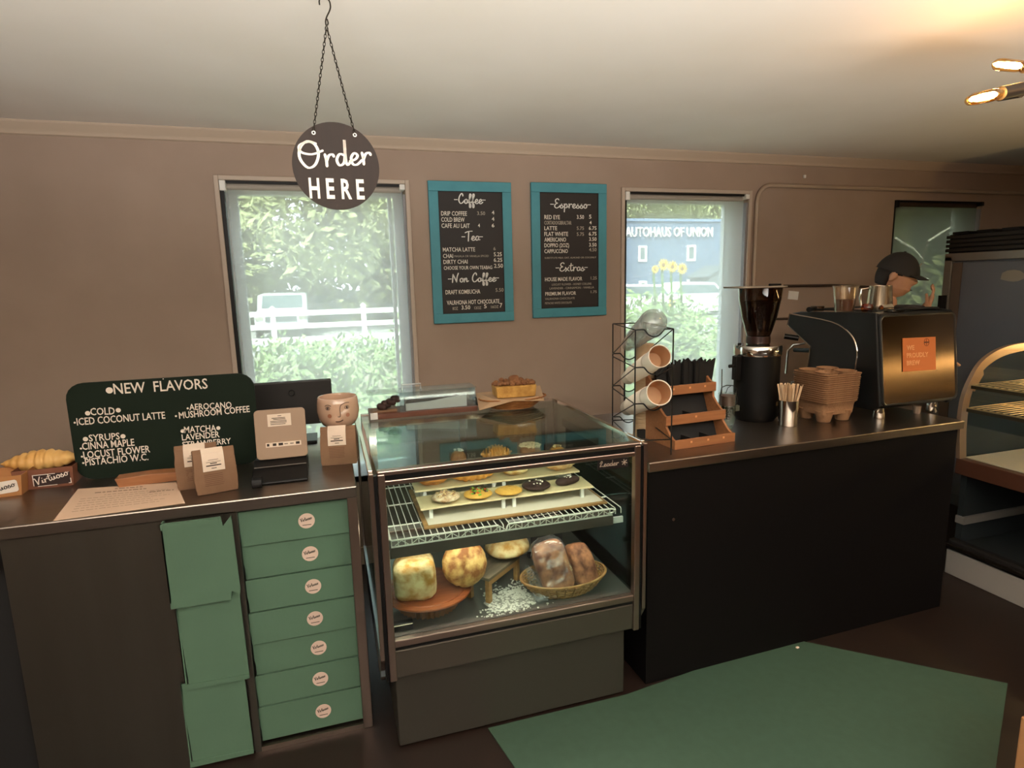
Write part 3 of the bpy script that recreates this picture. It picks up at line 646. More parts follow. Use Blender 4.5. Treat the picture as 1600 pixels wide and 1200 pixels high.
put('biscotti', .82, 2.0, FT, 'dark chocolate finger biscuit, rightmost on the front riser', fing, R(12))
MT = .8205
def bun(m, r, h, seed, nm='bun_body'):
    def f(t): 
        MB().ell((0, 0, h*.8), (r, r*.85, h*.85), 26, 14, lambda q, dd: q*(1+.08*nz(q+Vector((seed, 0, 0)), 35))).build(nm, m, t, smooth='full')
    return f
put('pastry_roll', .335, 2.135, MT, 'rounded brown pastry roll, leftmost on the middle riser', bun(mat('roll_brown', 'a5642c', .5, c2='c98b47', nscale=18, namt=.5, bump=.5), .062, .034, 2), R(10))
put('croissant', .49, 2.12, MT, 'large golden croissant on the middle riser of the pastry case', lambda t: croissant(.2, .036, GOLD, 8, .16).build('croissant_body', GOLD, t, smooth='full'), R(4))
put('round_pastry', .655, 2.135, MT, 'pale golden round pastry right of the large croissant', bun(CRUSTL, .056, .026, 5), R(0))
def alm(t): croissant(.15, .032, GOLD, 5, .12).build('croissant_body', mat('croissant_dusty', 'a9743a', .6, c2='e0bf8a', nscale=22, namt=.4), t, smooth='full'); bits(t, 30, .035, .046, NUT, 'almond_flakes', .006, 11, .004)
put('croissant', .845, 2.12, MT, 'almond topped croissant at the right end of the middle riser', alm, R(14))
BT = .8405
put('muffin', .462, 2.27, BT, 'small dark sugar topped bun on the rear riser, leftmost', lambda t: (bun(mat('bun_dark', '8a5a34', .6, c2='b07a48', nscale=20), .032, .034, 3)(t), bits(t, 20, .022, .058, SUGAR, 'sugar_topping', .003, 4)))
def ccr(t):
    croissant(.13, .042, GOLD, 9, .1).build('croissant_body', GOLD, t, smooth='full')
    b = MB()
    for k in range(9): b.tube([(-.055+k*.013, -.03, .04), (-.05+k*.013, -.01, .068-abs(k-4)*.004), (-.042+k*.013, .02, .064-abs(k-4)*.004)], .0018, 5)
    b.build('chocolate_drizzle', CHOC, t)
put('croissant', .62, 2.27, BT, 'croissant with dark drizzle stripes on the rear riser', ccr)
put('almond_bun', .765, 2.27, BT, 'round bun covered in pale nut flakes on the rear riser', lambda t: (bun(mat('bun_dark'), .045, .03, 7)(t), bits(t, 90, .043, .046, mat('oat_flakes', 'e2cfa6', .7), 'oat_topping', .0055, 12, .008)))
put('round_pastry', .885, 2.27, BT, 'small flat golden pastry at the right end of the rear riser', lambda t: (bun(GOLD, .032, .018, 9)(t), bits(t, 20, .02, .03, NUT, 'nut_topping', .004, 14)))
# ---- lower deck
DK = .4375
t = thing('cake_stand', (.272, 1.965, DK), 'round acacia wood stand with fluted edge under the square loaf', 'cake stand')
fl = []
b = MB(); N = 72; prof = [(.10, .0, 0), (.115, .004, 1), (.118, .02, 1), (.122, .04, 1), (.135, .055, 1), (.15, .066, 1), (.158, .072, .0)]
for r, z, q in prof: fl.append([Vector(((r*(1-.09*q*(k % 2)))*cos(2*pi*k/N), (r*(1-.09*q*(k % 2)))*sin(2*pi*k/N), z)) for k in range(N)])
b.rings(fl); b.build('fluted_base', mat('fluted_wood', '8a5a3a', .6), t, smooth=True)
MB().lathe([(.0, .0722), (.162, .0722), (.166, .078), (.164, .084), (.146, .085), (.144, .0815), (.139, .0815), (.137, .085), (.0, .085)], 60).build('round_top', WOODR, t, smooth=True)
ST = DK+.0855*.75
t.scale = (.93, .93, .75)
t = thing('bread_loaf', (.226, 1.935, ST), 'square pale golden sandwich loaf on the round wooden stand', 'bread', rz=R(-4))
def fl2(q, dd): return q*(1+.07*nz(q, 18)+.035*nz(q, 55))
MB().ell((0, 0, .066), (.073, .073, .068), 40, 26, fl2, p=.5).build('loaf_body', CRUSTL, t, smooth='full')
bits(t, 10, .05, .125, mat('crumb_bits', 'f0d890', .8), 'crumbs', .003, 3, .003)
t = thing('boule', (.402, 1.935, .582), 'crackled golden boule leaning against the small wooden bench', 'bread')
def fb(q, dd):
    g = math.exp(-(q.x/.007)**2)*.008*max(0, -dd.y*.6+.6); return q*(1+.04*nz(q, 22)+.03*nz(q, 60))-dd*g
MB().ell((0, 0, 0), (.08, .042, .08), 44, 28, fb, Matrix.Rotation(R(-22), 3, 'X') @ Matrix.Rotation(R(22), 3, 'Y')).build('loaf_body', CRUST, t, smooth='full')
t = thing('mini_bench', (.522, 1.995, DK), 'small rustic wooden bench raising a floured boule in the case', 'bench', rz=R(41))
Rb = .085
top = MB().box(-.105, .105, -.05, .05, Rb, Rb+.012).build('bench_top', mat('bench_top', '7a6a55', .6, c2='4f453a', nscale=5, stretch=(2, 12, 12)), t, bevel=.002)
b = MB(); b.box(-.10, .10, -.046, -.038, Rb-.02, Rb); b.build('apron', WOODT, t)
b = MB(); b.box(-.10, .10, .038, .046, Rb-.02, Rb); b.build('apron', WOODT, t)
lg = MB().box(-.009, .009, -.009, .009, 0, Rb).build('leg', WOODT, t, bevel=.001); lg.location = (-.094, -.04, 0)
for x, y in ((.094, -.04), (-.094, .04), (.094, .04)): inst(lg, t, (x, y, 0))
t = thing('boule', (.592, 2.045, DK+.098), 'floured boule lying on the small wooden bench', 'bread', rz=R(36))
def fc(q, dd):
    if q.z < 0: q = Vector((q.x, q.y, q.z*.6))
    return q*(1+.04*nz(q+Vector((3, 1, 2)), 22)+.02*nz(q, 60))
MB().ell((0, 0, .032), (.09, .082, .045), 40, 24, fc).build('loaf_body', CRUSTL, t, smooth='full')
b = MB(); rnd = random.Random(5)
b.ell((0.012, -.008, .040), (.06, .055, .0415), 30, 14, lambda q, dd: q*(1+.07*nz(q, 35)))
b.build('flour_patch', mat('flour_patch', 'e9e2cf', .85, c2='b89a5c', nscale=40, namt=.4), t, smooth='full')
# basket with bagged loaf and bare loaf
t = thing('wicker_basket', (.765, 1.913, DK), 'shallow oval wicker basket holding two brown loaves', 'basket', rz=R(1)); t.scale = (1, .78, .9)
WICK = mat('wicker', 'b98d58', .6, c2='8f6538', nscale=30)
b = MB()
for k in range(8):
    z = .003+k*.0075; r = .118+.012*k/2; n = 64
    b.tube([((r+.0025*(1 if (j+k) % 2 else -1))*cos(2*pi*j/n), (r*.82+.0025*(1 if (j+k) % 2 else -1))*sin(2*pi*j/n), z) for j in range(n)], .0036, 5, closed=True)
b.build('woven_wall', WICK, t)['kind'] = 'stuff'
sk = MB().tube([(0, 0, 0), (0, -.045, .06)], .003, 5).build('stake', WICK, t)
for k in range(1): sk.location = (0, -.12*.82, 0)
for k in range(1, 28):
    a = 2*pi*k/28; inst(sk, t, (.118*cos(a-pi/2), .097*sin(a-pi/2), 0), (0, 0, a))
MB().lathe([(0, 0), (.118, 0), (.118, .004), (0, .004)], 40).build('basket_floor', WICK, t).scale = (1, .82, 1)
MB().tube([(.163*cos(2*pi*j/48), .137*sin(2*pi*j/48), .062) for j in range(48)], .005, 6, closed=True).build('rim', WICK, t, smooth=True)
def loaf(L, wd, hg, seed):
    def f(q, dd): return q*(1+.06*nz(q+Vector((seed, 0, 0)), 16)+.035*nz(q+Vector((seed, 0, 0)), 50))
    return MB().ell((0, 0, 0), (wd/2, hg/2, L/2), 34, 26, f, p=.55)
for k, (x, wd, L, nm, lb, m, tx, sd) in enumerate(((.735, .122, .20, 'bagged_loaf', 'brown loaf in a clear plastic bag standing in the wicker basket', CRUSTB, 24, 1), (.842, .096, .168, 'bread_loaf', 'bare brown loaf leaning in the wicker basket at the right', mat('rye_crust', '5e3420', .75, c2='a86f4c', nscale=24, namt=.25, bump=1, bscale=50), 30, 4))):
    t = thing(nm, (x, 1.868+.01*k, DK+.010), lb, 'bread', rx=R(-tx), rz=R(-4 if k == 0 else 8), ry=R(-12 if k == 0 else -3))
    o = loaf(L, wd, .085, sd).build('loaf_body', m, t, smooth='full'); o.location = (0, 0, L/2-.012)
    if k == 0:
        BAG = glass('plastic_bag', 'f2f2f2', 1.8, haze=.05, rough=.1)
        def f(q, dd): return q*(1.05+.06*nz(q, 22)+.07*nz(q, 48))
        b = MB(); b.ell((0, 0, L/2-.008), (wd/2*1.02, .045, L/2*1.04), 44, 34, f, p=.55); b.build('plastic_bag', BAG, t)
        b = MB(); rnd = random.Random(2); prev = None
        rs = []
        for i in range(9):
            s = i/8; ring = []
            for j in range(20):
                a = 2*pi*j/20; rr = .02+.022*s+.006*sin(j*3+i)
                ring.append(Vector((-.055-.035*s+.4*rr*cos(a)*(1-s*.3), -.015+.012*sin(a)-.006*s, .03+rr*1.6*sin(a)+.03*s+.005*nz((i, j, 0), .7))))
            rs.append(ring)
        b.rings(rs, caps=False); b.build('bag_end', BAG, t)
# black card with lettering at the back
t = thing('sign_card', (.80, 2.18, DK), 'black printed card with white lettering standing behind the loaves', 'sign', rz=R(4))
MB().box(-.07, .07, 0, .003, .02, .225).build('card', mat('card_black', '2a2624', .5), t)
MB().box(-.08, .08, .0035, .02, 0, .02).build('card_foot', BLACK, t)
for z, s, ww in ((.175, 'our bread', .05), (.163, 'baked fresh each morning', .11), (.15, 'wheat  -  rye  -  sour', .10), (.138, 'by the loaf', .06)): pass
b = MB(); rnd = random.Random(3)
for z, w_, h_ in ((.205, .11, .011), (.19, .05, .006), (.178, .11, .004), (.166, .12, .004), (.150, .03, .004), (.142, .04, .003)):
    x = -.06
    while x < -.06+w_: q = rnd.uniform(.004, .011); b.box(x, min(x+q, -.06+w_), -.001, 0, z, z+h_); x += q+.0025
for z in (.15, .142, .134): b.box(.012, .05, -.001, 0, z, z+.003)
b.build('card_print', LETTER, t)
o = MB().box(-.05, .05, 0, .002, 0, .16).build('paper_card', WHITE); o.location = (.70, 2.22, DK); tag(o, 'plain white card leaning behind the bagged loaf', 'card')
# flour scatter, tag holder
b = MB(); rnd = random.Random(9)
for k in range(1500):
    a = rnd.gauss(0, 1)*.055; c = rnd.gauss(0, 1)*.05; s = rnd.uniform(.0012, .0035)
    x = .56+a+c*.3; y = 1.90+c*.9
    if y < 1.81 or (x < .47 and y > 1.86) or (x > .63 and y > 1.83): continue
    b.box(x-s, x+s, y-s, y+s, DK, DK+s*.8)
tag(b.build('scattered_flour', mat('flour', 'dcd8cc', .9)), 'white flour scattered on the deck of the pastry case', 'flour', kind='stuff')
o = MB().ell((0, 0, .0), (.095, .06, .0012), 24, 6, lambda q, dd: q*(1+.25*nz(q, 25))).build('flour_patch', mat('flour2', 'b9b6ac', .9, c2='6f6b66', nscale=60, namt=.5)); o.location = (.55, 1.885, DK+.0013); tag(o, 'thin film of flour under the scattered flour in the case', 'flour', kind='stuff')
t = thing('thermometer', (.155, 1.835, DK), 'small black dial thermometer at the lower left corner of the case deck', 'thermometer')
MB().box(-.02, .045, -.012, .012, 0, .028).build('housing', BLACK, t, bevel=.003); MB().box(-.018, .043, -.014, -.012, .022, .026).build('dial_edge', CHROME, t)
# ---- things on top of the case
t = thing('wooden_board', (.145, 2.50, 1.0), 'dark wooden board on the left rear of the case top, under the acrylic box', 'board')
MB().box(0, .46, 0, .15, 0, .022).build('board', WOODD, t, bevel=.002)
MB().box(.0, .03, -.004, 0, .002, .03).build('price_tag', WHITE, t)
t = thing('acrylic_box', (.27, 2.515, 1.0225), 'clear acrylic cake box with a handle on the dark board', 'box')
b = MB(); b.box(0, .33, 0, .002, 0, .08); b.box(0, .33, .118, .12, 0, .08); b.box(.328, .33, .002, .118, 0, .08); b.build('box_walls', ACRYL, t)
t2 = MB(); t2.box(-.13, .335, -.004, .124, .0805, .083); t2.build('lid', ACRYL, t)
MB().tube([(.02, .06, .083), (.02, .06, .105), (.10, .06, .105), (.10, .06, .083)], .004, 6).build('handle', glass('acrylic_handle', 'ffffff', 1.6, haze=.35), t)
t = thing('chocolate_cake', (.30, 2.53, 1.0225), 'wrapped dark chocolate cake slab inside the acrylic box', 'cake')
MB().box(0, .24, .01, .09, .0, .042).build('cake_slab', CHOC, t, bevel=.004)
b = MB(); b.prism([(-.004, 0), (.262, 0), (.262, .05), (.2, .046), (.1, .034), (-.004, .03)], 'y', -.006, -.002); b.build('wrapper', mat('wrapper', 'e8e6e0', .6), t)
b = MB(); rnd = random.Random(4)
t = thing('brownie_pile', (.20, 2.56, 1.0225), 'broken dark brownie pieces and kraft paper at the open end of the board', 'brownie')
MB().prism([(-.05, 0), (.06, .0), (.06, .012), (-.04, .006)], 'y', -.03, .05).build('kraft_sheet', KRAFT, t)
for k in range(4): MB().ell((.0+.02*k, .01*(k % 2), .02+.009*k), (.022, .025, .014), 12, 8, lambda q, dd: q*(1+.2*nz(q, 60)), p=.7).build('brownie', CHOC, t, smooth='full')
o = MB().box(0, .09, 0, .02, 0, .038).build('card_holder', mat('grey_plastic', '4a4644', .5)); o.location = (.615, 2.62, 1.0); tag(o, 'dark grey holder between the acrylic box and the basket', 'holder')
t = thing('woven_basket', (.775, 2.53, 1.0), 'shallow woven basket lined with parchment holding the crumb cake', 'basket')
b = MB()
for k in range(7):
    n = 60; r = .085+.008*k; z = .004+.0068*k
    b.tube([((r*1.15+.002*(1 if (j+k) % 2 else -1))*cos(2*pi*j/n), (r*.72)*sin(2*pi*j/n), z) for j in range(n)], .0035, 5, closed=True)
b.build('woven_wall', mat('wicker_dark', 'a56a35', .6, c2='7d4a22', nscale=30), t)['kind'] = 'stuff'
MB().lathe([(0, 0), (.095, 0), (.095, .004), (0, .004)], 30).build('basket_floor', mat('wicker_dark'), t).scale = (1, .72, 1)
MB().box(-.10, .10, -.055, .055, .044, .049).build('support_board', WOODT, t)
b = MB(); p = [(-.175, -.075, .012), (-.03, -.115, .05), (.125, -.075, .03), (.15, .05, .078), (.0, .09, .06), (-.15, .08, .06), (0, 0, .0515), (-.10, -.06, .052), (.10, -.06, .052), (.10, .06, .052), (-.10, .06, .052)]
b.add(p, [(6, 7, 8), (6, 8, 9), (6, 9, 10), (6, 10, 7), (7, 0, 1), (7, 1, 8), (8, 1, 2), (8, 2, 9), (2, 3, 9), (9, 3, 4), (9, 4, 10), (10, 4, 5), (10, 5, 7), (7, 5, 0)])
o = b.build('parchment', mat('parchment_brown', 'b09070', .7), t); s = o.modifiers.new('th', 'SOLIDIFY'); s.thickness = .0008
t = thing('crumb_cake', (.775, 2.51, 1.054), 'yellow coffee cake slab with brown crumb topping on parchment', 'cake', rz=R(-3))
CAKEY = mat('cake_yellow', 'cc9d50', .8, c2='9a6a2a', nscale=28, namt=.45, bump=1, bscale=60); CRB = mat('crumble', '6b4026', .8, c2='8f6038', nscale=30)
MB().prism([(-.086, 0), (.086, 0), (.092, .052), (-.092, .05)], 'y', -.05, .05).build('cake_slab', CAKEY, t, bevel=.004)
b = MB(); rnd = random.Random(6)
for k in range(70):
    s = rnd.uniform(.007, .015); b.ell((rnd.uniform(-.085, .085), rnd.uniform(-.05, .05), .052+rnd.uniform(0, .014)), (s, s, s*.8), 7, 5, lambda q, dd: q*(1+.25*nz(q*1.0, 90)))
b.ell((0, -.01, .072), (.026, .024, .022), 12, 8, lambda q, dd: q*(1+.2*nz(q, 60)), p=.8)
b.build('crumb_topping', CRB, t)['kind'] = 'stuff'
# ================================================================== LEFT COUNTER THINGS
Z = CT
t = thing('menu_sign', (-.875, 2.384, Z), 'dark green rounded board with cream lettering for new flavors on the left counter', 'sign')
MB().prism([(x, z) for x, z in rrect(0, .60, .0, .345, .055)], 'y', 0, .012).build('board', SIGNG, t, bevel=.001)
def gl(s, x0, x1, yb, hp, wt=.0012, Y=2.384, par=t, m=LETTER, org=(-.875, 2.384, Z), nm='lettering', yb2=None):
    a = at(x0, yb, Y=Y); c = at(x1, yb if yb2 is None else yb2, Y=Y); h = hp*(a.y*.98)/935
    ang = -math.atan2(c.z-a.z, c.x-a.x)
    return text(nm, s, m, par, TM(a.x-org[0], -.0012, a.z-org[2], ang), w=c.x-a.x, h=h, weight=wt*.18)
# crop-to-photo helper for the 420 px crop
def k1(x): return x*420/1600
for s, x0, x1, y, h, w, y2 in (('NEW  FLAVORS', 680, 1238, 212, 56, .0022, 178), ('COLD', 540, 685, 338, 38, .0018, 332), ('ICED COCONUT LATTE', 460, 985, 398, 38, .0018, 357), ('SYRUPS', 532, 715, 494, 36, .0018, 480),
        ('CINNA MAPLE', 492, 802, 544, 38, .0018, 518), ('LOCUST FLOWER', 500, 895, 596, 38, .0018, 557), ('PISTACHIO W.C.', 510, 885, 638, 38, .0018, 604), ('AEROCANO', 1128, 1380, 308, 34, .0018, 293), ('MUSHROOM COFFEE', 1068, 1488, 358, 36, .0018, 318),
        ('MATCHA', 1098, 1288, 444, 36, .0018, 432), ('LAVENDER', 1085, 1308, 488, 34, .0018, 468), ('STRAWBERRY', 1088, 1376, 530, 32, .0018, 506)):
    gl(s, k1(x0), k1(x1), 560+k1(y), k1(h), w, yb2=560+k1(y2))
def dot(x, y, r, par=t, org=(-.875, 2.384, Z)):
    a = at(x, y, Y=2.384); b = MB(); b.add([(cos(2*pi*i/14)*r, -.0018, sin(2*pi*i/14)*r) for i in range(14)], [tuple(range(14))]); o = b.build('lettering_dot', LETTER, par); o.location = (a.x-org[0], 0, a.z-org[2])
for x, y, r in ((652, 190, .011), (523, 326, .008), (705, 308, .008), (510, 480, .008), (733, 463, .008), (1088, 432, .007), (1300, 414, .007), (446, 382, .0035), (483, 536, .0035), (489, 584, .0035), (497, 622, .0035), (1118, 297, .0035), (1048, 343, .0035), (972, 122, .002)):
    dot(k1(x), 560+k1(y), r)
t = thing('sign_holder', (-.615, 2.25, Z), 'small flat wooden wedge block in front of the green board', 'wood block', rz=R(3))
MB().prism([(-.095, .0), (.095, .0), (.10, .03), (.0, .034), (-.105, .03)], 'y', 0, .06).build('block', BAMBOO, t, bevel=.002)
t = thing('flyer', (0, 0, Z), 'printed cream paper sheet lying on the counter edge in front of the green board', 'paper')
q = [(-.80, 1.972), (-.46, 1.995), (-.535, 2.235), (-.84, 2.28)]
MB().prism([(x, y) for x, y in q], 'z', .0004, .0012).build('sheet', mat('flyer_paper', 'd9b89c', .7), t)
b = MB(); rnd = random.Random(8)
def bil(u, v): A, B, C, D = [Vector((*p, 0)) for p in q]; return (A*(1-u)+B*u)*(1-v)+(D*(1-u)+C*u)*v
for v, u0, u1, hh in ((.88, .38, .66, .03), (.78, .2, .7, .03), (.68, .3, .9, .012), (.6, .1, .8, .01), (.52, .1, .85, .01), (.44, .1, .9, .01), (.36, .1, .75, .01), (.28, .1, .85, .01), (.2, .1, .8, .01), (.62, .72, .95, .03)):
    u = u0
    while u < u1:
        du = rnd.uniform(.02, .06); P = [bil(u, v), bil(min(u+du, u1), v), bil(min(u+du, u1), v+hh), bil(u, v+hh)]; u += du+.012
        b.add([p+Vector((0, 0, .0016)) for p in P], [(0, 1, 2, 3)])
b.build('printed_lines', mat('faded_print', '8a6c58', .8), t)['kind'] = 'stuff'
BAGM = KRAFT
def coffee_bag(loc, label, rz, w=.128, d=.07, h=.135):
    t = thing('coffee_bag', loc, label, 'coffee bag', rz=rz, group='kraft coffee bags with paper labels')
    N = 9; rings = []
    for j, (z, ww, dd) in enumerate(((0, .96, .95), (.012, 1, 1), (.05, 1.02, 1.06), (.09, 1.0, 1.0), (.112, .99, .86), (.128, .98, .62), (.135, .97, .42))):
        rg = []
        pr = [(-.5, -.5), (-.17, -.52), (.17, -.52), (.5, -.5), (.46, -.17), (.46, .17), (.5, .5), (.17, .52), (-.17, .52), (-.5, .5), (-.46, .17), (-.46, -.17)]
        for x, y in pr:
            p = Vector((x*w*ww, y*d*dd-(.5*d*(1-dd))*.2, z*h/.135)); n = MN.noise(p*30+Vector(loc)*9); rg.append(p+Vector((n*.003, n*.004, 0)))
        rings.append(rg)
    b = MB(); b.rings(rings); b.build('bag_body', BAGM, t, bevel=.003, smooth=True)
    b = MB(); b.rings([[Vector((x, y, z)) for y, z in ((-.5*d*.5, h-.02), (-.5*d*.62, h-.002), (-.1*d, h+.010), (.32*d, h+.002), (.34*d, h-.014), (.0, h-.016))] for x in (-w*.49, -w*.25, 0, w*.25, w*.49)]); b.build('folded_top', BAGM, t, bevel=.002, smooth=True)
    lb = MB(); P = []
    fr = [(0, .95), (.012, 1), (.05, 1.06), (.09, 1.0), (.112, .86), (.128, .62), (.135, .42)]
    def fy(z):
        zz = z*.135/h
        for (a, p_), (c, q_) in zip(fr, fr[1:]):
            if a <= zz <= c: dd = p_+(q_-p_)*(zz-a)/(c-a); return -.52*d*dd-.1*d*(1-dd)
        return -.02
    for y, z in ((fy(h*.58)-.004, h*.58), (fy(h*.72)-.004, h*.72), (fy(h*.83)-.004, h*.83), (fy(h*.92)-.005, h*.92), (fy(h*.98)-.006, h*.99), (-.1*d, h+.0122), (.2*d, h+.006)):
        P.append([Vector((-.036, y, z)), Vector((.028, y, z))])
    vs = [p for r in P for p in r]; lb.add(vs, [(2*i, 2*i+1, 2*i+3, 2*i+2) for i in range(6)]); o = lb.build('paper_label', PAPER, t); s = o.modifiers.new('th', 'SOLIDIFY'); s.thickness = .0006
    b = MB(); rnd = random.Random(int(loc[0]*100)); f = Vector((0, -.5*d*1.03-.003, 0))
    for v, wd, th in ((.84, .03, .0012), (.79, .042, .0012), (.75, .02, .003), (.70, .044, .0035), (.64, .015, .002)):
        z = h*v; tt = (v-.58)/.42; y = fy(z)-.0052; b.box(-.004-wd/2, -.004+wd/2, y-.0004, y, z, z+th)
    b.build('label_print', INK, t)
    b = MB()
    for k in range(7): a = MN.noise(Vector((k, loc[0]*5, 0)))*.05; z = .03+.006*k; b.box(-.035+abs(a)*.3, .02+a*.4, -.5*d*1.05-.003, -.5*d*1.05-.0025, z, z+.0022)
    b.build('stamped_print', mat('kraft_print', '6b4a34', .8), t); return t
coffee_bag((-.45, 2.175, Z), 'kraft coffee bag with paper label, behind another one by the green board', R(8))
coffee_bag((-.385, 2.095, Z), 'kraft coffee bag with paper label standing nearest the counter edge', R(14), .125)
coffee_bag((.012, 2.268, Z), 'kraft coffee bag in front of the bowl with a painted face', R(-6), .128, .065, .132)
# monitor, card reader
t = thing('monitor', (-.165, 2.66, Z), 'black monitor seen from behind between the green board and the face bowl', 'monitor')
MB().box(-.175, .165, 0, .028, .075, .265, TM(0, -.02, 0, 0)).build('screen_housing', mat('monitor_black', '17120f', .5), t, bevel=.006)
MB().box(-.04, .04, .0, .03, .01, .12).build('stand_neck', BLACK, t, bevel=.004); MB().box(-.09, .09, -.06, .09, 0, .012).build('stand_foot', BLACK, t, bevel=.003)
b = MB(); b.tube([(.012*cos(a)+.003, -.0215, .215+.012*sin(a)) for a in [2*pi*i/16 for i in range(16)]], .002, 5, closed=True); b.build('logo_ring', mat('logo_dark', '060505', .3), t)
t = thing('card_reader', (-.19, 2.09, Z), 'beige tablet register on a black card reader base', 'register')
b = MB(); b.prism([(-.0, 0), (-.0, .008), (.12, .055), (.16, .05), (.17, 0)], 'x', -.09, .09); b.build('base', BLACK, t, bevel=.005)
MB().cyl((-.085, -.005, .012), (-.055, -.005, .012), .02, n=16).build('hinge_knob', BLACK, t)
b = MB(); b.box(-.085, .085, -.003, .0, .0, .002, Matrix.Translation((0, .075, .041)) @ Matrix.Rotation(R(20), 4, 'X')); b.build('card_slot', mat('slot_grey', '6a6460', .4), t)
TMX = Matrix.Translation((-.0, .125, .055)) @ Matrix.Rotation(R(-8), 4, 'X')
TAN = mat('beige_plastic', '9b8069', .5)
b = MB(); b.prism([(x, z) for x, z in rrect(-.078, .092, 0, .175, .014)], 'y', -.012, .0, TMX); b.build('tablet_back', TAN, t, bevel=.002)
o = MB().box(-.034, .044, -.0135, -.0122, .115, .158, TMX).build('paper_label', PAPER, t)
b = MB()
for z, x, w_ in ((.150, .0, .014), (.143, -.02, .05), (.138, -.015, .045), (.132, -.025, .06), (.127, -.025, .06), (.121, -.025, .055)): b.box(x, x+w_*.9, -.0142, -.0137, z, z+.002, TMX)
b.build('label_print', INK, o)
o = MB().box(-.046, .072, -.0135, -.0122, .042, .058, TMX).build('card_logo_strip', PAPER, t)
b = MB()
for k, w_ in enumerate((.008, .012, .015, .012, .012, .013)): x = -.042+k*.0192; b.box(x, x+w_, -.0142, -.0137, .046 if k not in (3, 4) else .049, .055 if k not in (3, 4) else .0515, TMX)
b.build('card_logos', INK, o)
# bowl with a painted face on a neck
t = thing('face_bowl', (.018, 2.36, Z), 'glazed tan bowl with a painted face, on a short neck behind the coffee bag', 'bowl')
GLZ = mat('tan_glaze', 'c2a189', .15, c2='b8937a', nscale=6, coat=.7)
b = MB(); b.lathe([(.0, 0), (.05, 0), (.052, .01), (.036, .03), (.033, .08), (.040, .110), (.042, .118), (.062, .132), (.074, .155), (.079, .185), (.077, .215), (.0735, .236), (.0715, .238), (.069, .234), (.073, .21), (.074, .185), (.068, .158), (.05, .14), (.0, .135)], 48); b.build('bowl_body', GLZ, t, smooth='full')
BPF = [(.118, .042), (.132, .062), (.155, .074), (.185, .079), (.215, .077), (.236, .0735)]
def facept(az, z):
    r = .0735
    for (za, ra), (zb, rb) in zip(BPF, BPF[1:]):
        if za <= z <= zb: r = ra+(rb-ra)*(z-za)/(zb-za)
    r += .0008
    return Vector((r*sin(az), -r*cos(az), z))
PTK = mat('face_paint', '3a241c', .4); b = MB()
def fpath(pts, rr=.0012, k=3):
    P = [Vector((a, z, 0)) for a, z in pts]; P = smooth_path([(p.x, p.y) for p in P], 4)
    b.tube([facept(p.x, p.y)*1.0 for p in P], rr, 5)
f0 = .05
fpath([(f0-.05+.55, .222), (f0+.3, .222), (f0+.08, .215), (f0+.02, .20), (f0+.03, .185), (f0+.01, .172), (f0-.10, .172)]); fpath([(f0-.7, .213), (f0-.55, .218), (f0-.38, .213)])
fpath([(f0-.22, .153), (f0-.02, .152), (f0+.15, .158)], .0018)
for az in (f0-.55, f0+.36):
    b.tube([facept(az+.11*cos(a), .205+.0065*sin(a)) for a in [2*pi*i/12 for i in range(12)]], .0009, 4, closed=True); b.ell(facept(az, .205), (.004, .002, .005), 8, 6)
b.build('painted_face', PTK, t)
b = MB()
for az in (f0-.48, f0+.38):
    p = facept(az, .176); nrm = Vector((p.x, p.y, 0)).normalized(); tg = Vector((-nrm.y, nrm.x, 0)); b.add([p+nrm*.0006+tg*.008*cos(2*pi*i/12)+Vector((0, 0, .008*sin(2*pi*i/12))) for i in range(12)], [tuple(range(12))])
b.build('painted_cheeks', mat('cheek_paint', '9a6248', .3), t)
b = MB()
for k in range(14): a = 2*pi*k/14; b.ell((.0415*cos(a), .0415*sin(a), .112), (.003, .003, .003), 6, 4)
b.build('bead_necklace', PTK, t)
# trays and croissant at the far left
def btray(loc, label, w, rz, col, logo, lm):
    t = thing('paper_tray', loc, label, 'tray', rz=rz, group='printed paper food trays on the left counter')
    b = MB(); hh = .068
    b.rings([[Vector((x*s, y*s2, z)) for x, y in ((-w/2, 0), (w/2, 0), (w/2, .13), (-w/2, .13))] for z, s, s2 in ((0, .94, 1), (hh, 1, 1.03))], caps=False)
    b.add([(-w/2*.94, 0, .001), (w/2*.94, 0, .001), (w/2*.94, .13, .001), (-w/2*.94, .13, .001)], [(0, 1, 2, 3)])
    o = b.build('tray_body', col, t); s = o.modifiers.new('th', 'SOLIDIFY'); s.thickness = .0015
    lw = w*.62; x0 = w/2*.95-lw-.004
    if logo:
        b = MB(); b.box(x0+.003, x0+lw-.002, -.0032, -.002, .010, .05); b.build('logo_ground', mat('logo_ground', '2a1410', .6), t)
        script('logo_lettering', 'Virtuoso', lm, t, TM(x0+.008, -.0045, .014, R(-15)), lw*.92, .026, .0032)
        b = MB()
        for q in ((x0, x0+.002, .012, .048), (x0, x0+lw*.6, .048, .050), (x0+.012, x0+lw*.62, .0085, .0105), (x0+lw-.002, x0+lw, .012, .028), (x0+lw-.008, x0+lw, .010, .012), (x0+lw*.55, x0+lw-.004, .0, .0)): 
            if q[3] > q[2]: b.box(q[0], q[1], -.0045, -.0035, q[2], q[3])
        b.build('logo_frame', lm, t)
    else:
        b = MB(); b.prism([(x, z) for x, z in rrect(w/2-.09, w/2-.01, .006, .046, .008)], 'y', -.0035, -.002, TM(0, 0, .003, R(-4))); b.build('logo_ground', LETTER, t)
        script('logo_lettering', 'Virtuoso', INK, t, TM(w/2-.10, -.0045, .014, R(-14)), .085, .022, .0026)
    return t
btray((-.955, 2.335, Z), 'brown printed paper tray under the croissant, next to the green board', .175, R(2), mat('tray_brown', '7a4a34', .7), True, LETTER)
